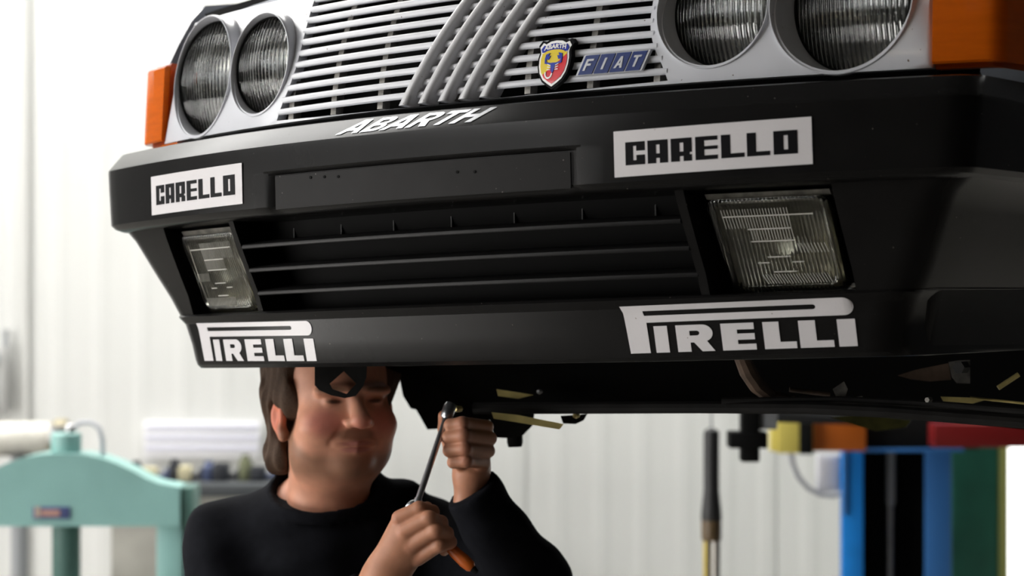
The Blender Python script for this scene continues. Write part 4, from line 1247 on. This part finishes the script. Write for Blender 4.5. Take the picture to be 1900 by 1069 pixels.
bv, bf = surface_nets(under, (-.70, 3.30, .03), (.22, 4.12, 1.42), 0.014)
bc = np.tile(skin, (len(bv), 1))
M_skin = mat('skin', (0.55, 0.3, 0.22), 0.45, attr='skin_tone', spec=0.3, var=0.10, scale=55, bump=0.08, bscale=420, sss=0.10)
person = np_obj('person', [(hv, hf), (uv, uf), (lv, lf), (bv, bf)], M_skin, None, np.concatenate([hc, uc, lc, bc]))
tag(person, 'man in a black sweatshirt working with a ratchet beneath the raised car', 'person')
# --- hair
def fold(P, a, b, c, ph=0.0): return np.sin(P[..., 0] * a + P[..., 1] * b + P[..., 2] * c + ph)
def hair_sdf(P):
    q = to_head(P)
    d = s_ell(q, (0, .034, .045), (.098, .116, .108))
    d = smin(d, s_ell(q, (0, .085, -.045), (.070, .040, .090)), .03)              # back of the head, down to the nape
    for s in (-1, 1):
        d = smin(d, s_ell(q, (s * .072, .045, -.05), (.020, .030, .080)), .02)    # behind the ear
        d = smin(d, s_ell(q, (s * .073, -.006, .006), (.010, .016, .036)), .012)  # sideburn
    # open the face, the ear and the neck front
    face = -(q[..., 1] + .026 + .95 * np.maximum(q[..., 2] - .055, 0)) * -1.0
    d = smax(d, -face, .010)
    d = smax(d, -s_ell(q, (0, -.05, -.12), (.095, .058, .115)), .01)
    for s in (-1, 1): d = smax(d, -s_ell(q, (s * .094, .008, -.038), (.022, .025, .036)), .005)
    tuft = 0.0018 * np.sin(q[..., 0] * 160 + q[..., 2] * 55 + 3 * np.sin(q[..., 1] * 60)) + 0.0018 * np.sin(q[..., 1] * 330 + q[..., 2] * 70 + 2 * np.sin(q[..., 0] * 90))
    return d + tuft + 0.004 * np.sin(q[..., 2] * 62 + q[..., 0] * 18 + 0.6)
v_, f_ = surface_nets(hair_sdf, H0 + np.array((-.17, -.17, -.20)), H0 + np.array((.17, .20, .18)), 0.0035)
hair = np_obj('hair', [(v_, f_)], mat('brown_hair', (0.075, 0.043, 0.026), 0.6, spec=0.2, var=0.55, scale=30, aniso=(60, 60, 6), bump=0.6, bscale=14), person)
hair['label'] = 'brown hair grown down over the nape'
# --- sweatshirt
cC = V3(at(598, 916, 3.705)); cX = np.array((0.086, 0, 0)); 
ctilt = math.radians(17)
RT = np.array([[1, 0, 0], [0, math.cos(ctilt), -math.sin(ctilt)], [0, math.sin(ctilt), math.cos(ctilt)]])   # collar frame (front dips)
def collar_q(P): return (P - cC) @ RT
def sweat(P):
    d = trunk(P, .016)
    for w, e, sh, r0, r1, r2, ex in ((WR, ER, SR, .058, .046, .027, .010), (WLs, EL, SL, .055, .046, .028, .006)):
        ax = V3(w) - V3(e); ax = ax / np.linalg.norm(ax)
        fo = s_cone(P, e, w, r1 + .022, r2 + .018)
        fo = smin(fo, s_cone(P, V3(w) - ax * .045, V3(w) + ax * .0, r2 + .017, r2 + .016), .01)
        fo = smax(fo, ((P - V3(w)) @ ax) - ex, .004)
        d = smin(d, smin(s_cone(P, sh, e, r0 + .020, r1 + .022), fo, .025), .035)
    # loose cloth folds
    d = smin(d, s_ell(P, V3(at(748, 930, 3.80)), (.035, .04, .028)), .02)
    d = d + 0.0065 * fold(P, 22, 8, 30) * fold(P, -14, 10, 21, 1.0) + 0.0035 * fold(P, 48, 20, -37, .5) * fold(P, 13, 5, 44)
    # hem
    d = smax(d, (0.93 - P[..., 2]), .01)
    q = collar_q(P); rr_ = np.sqrt((q[..., 0] / .088) ** 2 + (q[..., 1] / .092) ** 2)
    hole = np.maximum((rr_ - 0.98) * .088, -(q[..., 2] + .004))
    d = smax(d, -hole, .006)
    ring = np.sqrt(((rr_ - 1.03) * .088) ** 2 + ((q[..., 2] + .006) * 0.6) ** 2) - .0075
    return smin(d, ring, .008)
v_, f_ = surface_nets(sweat, (-.72, 3.28, .90), (.24, 4.14, 1.44), 0.0062)
sw = np_obj('sweatshirt', [(v_, f_)], mat('black_jersey', (0.008, 0.0085, 0.011), 0.9, var=0.25, scale=60, bump=0.25, bscale=350, spec=0.06), person)
sw['label'] = 'black crew-neck sweatshirt'
v_, f_ = surface_nets(lambda P: smax(legs(P, .014) + 0.003 * fold(P, 20, 10, 45), .085 - P[..., 2], .01), (-.70, 3.5, .05), (.05, 4.12, 1.10), 0.011)
tr = np_obj('trousers', [(v_, f_)], mat('dark_work_trousers', (0.02, 0.022, 0.03), 0.85, var=0.2, scale=30), person)
M_shoe = mat('black_shoe', (0.015, 0.014, 0.013), 0.5)
for i in (0, 1):
    a = AN[i]
    def shoe(P, a=a):
        d = smin(s_cone(P, a + Vector((0, .02, -.04)), a + Vector((0, -.17, -.058)), .050, .040), s_cone(P, a, a + Vector((0, 0, .03)), .045, .042), .03)
        return smax(d, -(P[..., 2] - 0.004), .006)
    v_, f_ = surface_nets(shoe, (a.x - .09, a.y - .26, -.01), (a.x + .09, a.y + .12, .2), 0.007)
    np_obj('shoe', [(v_, f_)], M_shoe, person)

# ------------------------------------------------------------------ ratchet with extension bar
p_top = at(829, 772, 3.50); p_bot = at(769, 948, 3.415)
rt = empty('ratchet_wrench', p_bot); tag(rt, "chrome ratchet with long extension bar and orange handle in the man's hands", 'wrench')
def rl(p): return Vector(p) - p_bot
MB().tube([rl(p_bot), rl(p_bot.lerp(p_top, 0.12)), rl(p_bot.lerp(p_top, 0.125)), rl(p_top)], [0.0065, 0.0065, 0.0052, 0.0050], 14).build('extension_bar', M_chrome, rt)
dirv = (p_top - p_bot).normalized()
MB().tube([rl(p_top - dirv * .005), rl(p_top), rl(p_top + dirv * .018), rl(p_top + dirv * .022)], [0.007, 0.0105, 0.0105, 0.009], 16).build('socket', M_chrome, rt)
h0 = p_bot + Vector((0, .012, 0)); h1 = at(846, 1027, 3.405); h2 = at(878, 1056, 3.395)
MB().lathe([(0.012, -0.012), (0.016, -0.008), (0.016, 0.008), (0.012, 0.012)], rl(h0), 'y', 18).build('ratchet_head', M_chrome, rt)
MB().tube([rl(h0), rl(h0.lerp(h1, .5)), rl(h1)], [0.008, 0.006, 0.006], 12).build('handle_shank', M_chrome, rt)
M_orange = mat('orange_handle', (0.5, 0.10, 0.008), 0.35, coat=0.3)
hd = (h2 - h1)
MB().tube([rl(h0.lerp(h1, .62)), rl(h0.lerp(h1, .66)), rl(h1), rl(h1 + hd * .5), rl(h1 + hd * .85), rl(h2)], [0.006, 0.008, 0.0095, 0.0105, 0.0095, 0.005], 14).build('handle', M_orange, rt)
MB().tube([rl(h2 - hd * .05), rl(h2 + hd * .22)], [0.006, 0.004], 12).build('handle_cap', M_dark, rt)

# ------------------------------------------------------------------ hydraulic press in the background
M_teal = mat('teal_green_paint', (0.25, 0.46, 0.43), 0.4, var=0.12, scale=6, bump=0.03, bscale=60)
M_tealdk = mat('teal_green_worn', (0.085, 0.18, 0.155), 0.5, var=0.3, scale=10)
DP = 6.4
pk = F_PX / DP
pr0 = Vector((at(123, 0, DP).x, DP, 0.0))
press = empty('hydraulic_press', pr0); tag(press, 'teal green hydraulic workshop press with arched top beam', 'press')
def pz(py): return CAM_Z + (534.5 - py) / pk
def pxr(px): return (px - 123) / pk
half = [(0, 838), (40, 840), (70, 846), (100, 856), (130, 870), (155, 884), (180, 894), (217, 900)]
poly = [(dx / pk, pz(y)) for dx, y in half] + [(217 / pk, pz(972)), (-217 / pk, pz(972))] + [(-dx / pk, pz(y)) for dx, y in half[::-1][:-1]]
MB().prism(poly, -0.07, 0.07).build('top_beam', M_teal, press, smooth=20)
for s in (-1, 1):
    MB().box((s * 0.315, 0, pz(972) / 2 + 0.02), (0.075, 0.12, pz(972) - 0.04), bev=0.006).build('post', M_teal, press)
    MB().box((s * 0.362, 0.02, (pz(905) + pz(972)) / 2), (0.045, 0.15, pz(903) - pz(976)), bev=0.004).build('side_plate', M_tealdk, press)
    MB().box((s * 0.372, 0.03, pz(972) / 2), (0.022, 0.13, pz(972)), bev=0.003).build('post_flange', M_tealdk, press)
    MB().box((s * 0.32, 0, 0.03), (0.11, 0.6, 0.06), bev=0.006).build('foot', M_tealdk, press)
MB().lathe([(0.043, pz(842)), (0.045, pz(838)), (0.045, pz(806)), (0.040, pz(803))], (0, 0, 0), 'z', 28).build('cylinder', M_teal, press)
MB().lathe([(0.040, pz(1120)), (0.042, pz(1118)), (0.042, pz(972))], (0, 0, 0), 'z', 28).build('ram', M_tealdk, press)
MB().box((0, 0, 0.72), (0.56, 0.16, 0.09), bev=0.008).build('press_bed', M_tealdk, press)
MB().lathe([(0.012, pz(803)), (0.016, pz(800)), (0.016, pz(790)), (0.01, pz(786))], (0.012, 0, 0), 'z', 12).build('fitting', M_steel, press)
hp = [(pxr(138), 0, pz(793)), (pxr(150), 0, pz(784)), (pxr(170), 0, pz(784)), (pxr(184), 0, pz(795)), (pxr(190), 0, pz(815)), (pxr(190), 0.01, pz(850))]
MB().tube(hp, 0.0075, 10).build('hose', mat('grey_hose', (0.45, 0.46, 0.5), 0.4), press)
v_, f_ = [], []
lp = MB().box((pxr(105), -0.073, pz(947)), (0.11, 0.006, 0.036), bev=0.002).build('name_plate', mat('plate_blue_grey', (0.07, 0.09, 0.22), 0.5), press)
MB().box((pxr(104), -0.077, pz(947)), (0.055, 0.003, 0.018)).build('plate_print', mat('plate_print_red', (0.45, 0.25, 0.2), 0.5), press)
MB().box((pxr(80), -0.077, pz(945)), (0.016, 0.003, 0.03)).build('plate_end', mat('plate_print_tan', (0.45, 0.35, 0.28), 0.5), press)

# ------------------------------------------------------------------ bench and clutter behind
DB = 7.9
def bz(py): return CAM_Z + (534.5 - py) * DB / F_PX
def bxp(px): return (px - 950) * DB / F_PX
M_bench = mat('bench_dark', (0.05, 0.055, 0.06), 0.6)
M_kraft = mat('bench_front_beige', (0.36, 0.35, 0.31), 0.7, var=0.25, scale=5)
b0 = Vector((bxp(400), DB, 0))
bench = empty('workbench', b0); tag(bench, 'beige-fronted workbench behind the press and the man', 'workbench')
wB = bxp(650) - bxp(240)
MB().box(((bxp(650) + bxp(240)) / 2 - b0.x, 0, bz(889) - 0.02), (wB, 0.5, 0.045), bev=0.005).build('worktop', M_bench, bench)
MB().box(((bxp(650) + bxp(240)) / 2 - b0.x, 0.0, (bz(897)) / 2), (wB - 0.06, 0.44, bz(897) - 0.03), bev=0.005).build('cupboard', M_kraft, bench)
for dx_ in (0.02, 0.3, -0.26):
    MB().box((dx_ + .05, -0.225, bz(897) / 2), (0.26, 0.02, bz(897) - 0.12), bev=0.003).build('door', M_kraft, bench)
clut = [(262, 870, .05, .05, 'dark'), (285, 866, .055, .045, 'tan'), (312, 872, .04, .04, 'blue'), (332, 868, .045, .055, 'dark'), (352, 870, .04, .05, 'tan'),
        (372, 866, .05, .06, 'dark'), (395, 869, .05, .05, 'blue'), (418, 866, .05, .06, 'dark'), (440, 868, .05, .055, 'dark'), (462, 864, .05, .065, 'olive'), (486, 868, .05, .05, 'dark'), (508, 866, .05, .06, 'blue')]
CM = {'dark': mat('clutter_dark', (0.018, 0.02, 0.026), 0.5), 'tan': mat('clutter_tan', (0.5, 0.46, 0.3), 0.6), 'blue': mat('clutter_blue', (0.06, 0.08, 0.16), 0.5), 'olive': mat('clutter_olive', (0.12, 0.13, 0.07), 0.6)}
names_o = ['first', 'second', 'third', 'fourth', 'fifth', 'sixth', 'seventh', 'eighth', 'ninth', 'tenth', 'eleventh', 'twelfth']
for i, (px, py, w_, h_, c_) in enumerate(clut):
    base = bz(889) + 0.003
    if i % 3 == 0:
        mb = MB().lathe([(w_ * .45, 0), (w_ * .5, .004), (w_ * .5, h_), (w_ * .3, h_ * 1.25), (w_ * .28, h_ * 1.45)], (0, 0, 0), 'z', 16)
        nm, ct = 'tin', 'tin'
    elif i % 3 == 1:
        mb = MB().box((0, 0, h_ * .5), (w_ * 1.1, .08, h_), bev=0.004).box((0, 0, h_ * 1.03), (w_ * .9, .06, h_ * .1), bev=.002)
        nm, ct = 'parts_box', 'box'
    else:
        mb = MB().tube([(-w_ * .55, 0, .012), (w_ * .1, 0, .018), (w_ * .5, .01, .03)], [.011, .012, .014], 10).box((w_ * .5, 0.01, .022), (.03, .04, .044), bev=.004)
        nm, ct = 'hand_tool', 'tool'
    o = mb.build(nm, CM[c_]); o.location = (bxp(px), DB - 0.1, base)
    tag(o, '%s %s in the clutter on the bench, %s item from the press' % ({'dark': 'dark', 'tan': 'tan', 'blue': 'dark blue', 'olive': 'olive'}[c_], {'tin': 'tin', 'box': 'parts box', 'tool': 'hand tool'}[ct], names_o[i]), ct, 'clutter on the bench')
# pale notice sheets on the wall above the bench
YW = Y1 - 0.03
def wx_(px): return (px - 950) * YW / F_PX
def wz_(py): return CAM_Z + (534.5 - py) * YW / F_PX
M_notice = mat('notice_lavender', (0.62, 0.62, 0.72), 0.6); M_notice2 = mat('notice_white', (0.78, 0.78, 0.80), 0.6)
nt_ = empty('notice_board', (wx_(375), YW, wz_(815))); tag(nt_, 'pale lavender striped notice board on the wall above the bench', 'notice board')
MB().box((0, 0, 0), (wx_(485) - wx_(268), 0.012, wz_(780) - wz_(850)), bev=.002).build('board', M_notice2, nt_)
for py, hh in ((793, 8), (812, 9), (831, 8)):
    MB().box((0, -0.009, wz_(py) - wz_(815)), (wx_(480) - wx_(272), 0.004, hh * YW / F_PX)).build('stripe', M_notice, nt_)
# left edge: bench grinder on a stand and a grey wall box
DG = 7.4
g0 = at(52, 862, DG); grd = empty('bench_grinder', (g0.x, DG, 0)); tag(grd, 'pale bench grinder on a stand at the left edge behind the press', 'grinder')
zc = at(0, 815, DG).z
M_cream = mat('cream_casting', (0.62, 0.60, 0.54), 0.5, var=0.15, scale=12); M_gold = mat('dull_brass_guard', (0.32, 0.28, 0.18), 0.5)
MB().lathe([(.055, -.11), (.06, -.10), (.06, .10), (.055, .11)], (-0.03, 0, zc), 'x', 24).build('motor', M_cream, grd)
for s, m_ in ((-1, M_cream), (1, M_gold)):
    MB().lathe([(.02, -.022), (.07, -.02), (.07, .02), (.02, .022)], (-0.03 + s * .145, 0, zc), 'x', 24).build('wheel_guard', m_, grd)
    MB().box((-0.03 + s * .145, -.075, zc + .02), (.05, .02, .06), bev=.003).build('eye_shield', M_steel, grd)
MB().lathe([(.13, 0), (.13, .02), (.03, .04), (.03, zc - .05), (.07, zc - .05)], (-0.03, 0, 0), 'z', 20).build('stand', M_frame, grd)
wbx = empty('wall_switch_box', (wx_(2), YW, wz_(705))); tag(wbx, 'grey switch box on the white wall at the left edge', 'switch box')
MB().box((-0.02, -.03, 0), (.10, .06, .26), bev=.008).build('body', mat('switch_grey', (0.42, 0.42, 0.41), 0.5), wbx)
MB().lathe([(.02, 0), (.02, -.02), (.012, -.025)], (-.01, -.06, .09), 'y', 14).build('knob', M_frame, wbx)
MB().tube([(0.02, -.01, .13), (0.02, -.01, .2)], .012, 10).build('conduit', M_frame, wbx)
# vertical seam strip
tr1 = MB().box((wx_(46), Y1 - 0.02, ZC / 2), (0.022, 0.012, ZC)).build('trim_1', M_seam, smooth=0); struct(tr1, 'grey joint strip between two wall panels at the left')

# ------------------------------------------------------------------ lift column, green column and hanging tool on the right
DL = 7.0
lk = F_PX / DL
def lx_(px): return (px - 950) / lk
def lz_(py): return CAM_Z + (534.5 - py) / lk
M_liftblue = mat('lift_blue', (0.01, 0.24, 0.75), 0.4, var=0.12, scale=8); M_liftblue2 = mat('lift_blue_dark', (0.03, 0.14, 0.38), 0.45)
M_liftred = mat('lift_red', (0.13, 0.004, 0.004), 0.4); M_liftyel = mat('lift_yellow', (0.55, 0.46, 0.10), 0.45); M_liftor = mat('lift_orange', (0.42, 0.10, 0.01), 0.4)
lc_ = Vector((lx_(1665), DL, 0)); lift = empty('lift_column', lc_); tag(lift, 'blue steel column of a two-post car lift with a dark slot', 'car lift')
def LB(px0, px1, z0, z1, y0, y1, name, m, bev=0.004, par=lift):
    return MB().box(((lx_(px0) + lx_(px1)) / 2 - lc_.x, (y0 + y1) / 2, (z0 + z1) / 2), (lx_(px1) - lx_(px0), y1 - y0, z1 - z0), bev=bev).build(name, m, par)
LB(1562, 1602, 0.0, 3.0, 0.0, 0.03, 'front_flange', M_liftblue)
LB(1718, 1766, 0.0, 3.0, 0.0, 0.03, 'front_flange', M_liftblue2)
LB(1580, 1745, 0.0, 3.0, 0.20, 0.24, 'web', M_dark)
LB(1576, 1590, 0.0, 3.0, 0.03, 0.20, 'side_web', M_dark)
LB(1735, 1748, 0.0, 3.0, 0.03, 0.20, 'side_web', M_dark)
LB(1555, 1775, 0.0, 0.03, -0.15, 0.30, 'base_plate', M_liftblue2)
MB().tube([(lx_(1664) - lc_.x, 0.12, 0.05), (lx_(1664) - lc_.x, 0.12, lz_(945))], 0.0105, 14).build('screw_spindle', M_steel, lift)
MB().tube([(lx_(1665) - lc_.x, 0.12, lz_(944)), (lx_(1665) - lc_.x, 0.12, 2.9)], 0.0145, 14).build('spindle_cover', M_frame, lift)
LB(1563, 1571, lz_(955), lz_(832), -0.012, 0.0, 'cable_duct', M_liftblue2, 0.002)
# carriage and arms at the car's sill height
LB(1560, 1800, lz_(828), lz_(770), -0.14, -0.02, 'carriage', M_dark)
LB(1575, 1770, lz_(832), lz_(826), -0.16, -0.01, 'carriage_edge', M_liftblue2, 0.002)
LB(1428, 1492, lz_(832), lz_(760), -0.22, -0.12, 'arm_end', M_liftyel)
LB(1490, 1588, lz_(829), lz_(760), -0.20, -0.10, 'arm', M_liftor)
LB(1700, 1990, lz_(818), lz_(776), -0.30, -0.20, 'arm', M_liftred)
LB(1418, 1464, lz_(830), lz_(766), -0.20, -0.12, 'pad_carrier', M_liftyel)
LB(1466, 1490, lz_(833), lz_(768), -0.24, -0.14, 'pad_post', M_dark)
# swing arm with a cross-shaped lifting adapter reaching under the sill
DA = 5.3; ak = F_PX / DA
def AB(px0, px1, z0, z1, y0, y1, name, m, bev=0.004):
    x0, x1 = (px0 - 950) / ak, (px1 - 950) / ak
    return MB().box(((x0 + x1) / 2 - lc_.x, (y0 + y1) / 2 + DA - DL, (z0 + z1) / 2), (x1 - x0, y1 - y0, z1 - z0), bev=bev).build(name, m, lift)
def az_(py): return CAM_Z + (534.5 - py) / ak
AB(1376, 1410, az_(858), 1.745, 0.0, 0.06, 'adapter_stem', M_dark)
AB(1353, 1424, az_(832), az_(802), -0.01, 0.07, 'adapter_bar', M_dark)
AB(1406, 1444, az_(798), az_(764), 0.01, 0.09, 'adapter_nut', M_frame)
a0_ = Vector(((1400 - 950) / ak - lc_.x, DA - DL + 0.05, az_(768))); a1_ = Vector((lx_(1600) - lc_.x, -0.05, lz_(775)))
MB().tube([a0_, a0_.lerp(a1_, .5), a1_], 0.022, 4).build('swing_arm', M_dark, lift, smooth=0)
# green column with yellow edge
DGc = DL + 0.35; gc0 = Vector(((1812 - 950) * DGc / F_PX, DGc, 0))
gcol = empty('green_column', gc0); tag(gcol, 'dark green steel column with yellow edge beside the blue lift column', 'column')
gk = F_PX / DGc
def gx(px): return (px - 950) / gk - gc0.x
M_green = mat('column_green', (0.04, 0.24, 0.16), 0.4, var=0.3, scale=5); M_edge = mat('column_yellow_edge', (0.75, 0.8, 0.25), 0.4)
MB().box(((gx(1758) + gx(1856)) / 2, 0.1, 1.5), (gx(1856) - gx(1758), 0.2, 3.0), bev=0.025).build('shaft', M_green, gcol)
MB().box(((gx(1854) + gx(1872)) / 2, 0.05, 1.5), (gx(1872) - gx(1854), 0.1, 3.0), bev=0.008).build('edge_strip', M_edge, gcol)
MB().box(((gx(1758) + gx(1856)) / 2, 0.1, 0.015), (0.3, 0.34, 0.03), bev=.004).build('base_plate', M_green, gcol)
# grey hose loop and small box beside the column
hb = empty('junction_box', (lx_(1541), DL + 0.06, lz_(880))); tag(hb, 'pale grey junction box left of the blue lift column', 'box')
MB().box((0, 0, 0), (0.075, 0.05, 0.12), bev=0.006).build('body', mat('box_grey', (0.55, 0.56, 0.60), 0.5), hb)
MB().box((0, -0.028, 0), (0.06, 0.006, 0.10), bev=0.002).build('lid', mat('box_lid_grey', (0.5, 0.51, 0.55), 0.5), hb)
MB().box((0.037, 0.02, 0.0), (0.012, 0.04, 0.05)).build('bracket', M_frame, hb)
pts = [(1470, 800), (1468, 835), (1472, 862), (1484, 888), (1502, 908), (1524, 919), (1548, 921), (1566, 915)]
hl_ = MB().tube([Vector((lx_(a), DL + 0.02, lz_(b_))) for a, b_ in pts], 0.0085, 10).build('air_hose', mat('hose_grey', (0.30, 0.31, 0.34), 0.45))
tag(hl_, 'grey hose hanging in a loop left of the blue lift column', 'hose')
# hanging tool: thin cord, black rubber sleeve, brass collar and two tubes
DT = 5.85
TS = DT / 5.0
tk = F_PX / DT
t0 = Vector(((1320 - 950) / tk, DT, CAM_Z + (534.5 - 770) / tk)); ht = empty('hanging_oil_gun', (t0.x, DT, 0)); tag(ht, 'black-sleeved oil gun with brass tube hanging on a thin cord below the car', 'oil gun')
def tz(py): return CAM_Z + (534.5 - py) / tk
MB().tube([(0, 0, tz(796)), (0.0, 0, ZC)], 0.003, 8).build('cord', M_frame, ht)
MB().lathe([(TS * .006, tz(794)), (TS * .017, tz(799)), (TS * .0185, tz(806)), (TS * .0185, tz(910)), (TS * .023, tz(945)), (TS * .0245, tz(962)), (TS * .023, tz(966))], (0, 0, 0), 'z', 24).build('sleeve', mat('rubber_sleeve', (0.02, 0.02, 0.021), 0.5), ht)
MB().lathe([(TS * .022, tz(1003)), (TS * .0235, tz(998)), (TS * .0235, tz(966)), (TS * .02, tz(962))], (0, 0, 0), 'z', 24).build('collar', mat('brown_collar', (0.10, 0.065, 0.03), 0.45), ht)
MB().tube([(-0.011 * TS, 0, tz(996)), (-0.011 * TS, 0, tz(1250))], 0.0085 * TS, 14).build('brass_tube', mat('brass', (0.42, 0.33, 0.10), 0.35, metal=0.8), ht)
MB().tube([(0.010 * TS, 0, tz(990)), (0.010 * TS, 0, tz(1250))], 0.0105 * TS, 14).build('steel_tube', mat('dull_steel_tube', (0.35, 0.33, 0.30), 0.35, metal=0.7), ht)
MB().lathe([(TS * .012, tz(1275)), (TS * .026, tz(1268)), (TS * .026, tz(1245)), (TS * .012, tz(1238))], (0, 0, 0), 'z', 20).build('end_fitting', M_steel, ht)
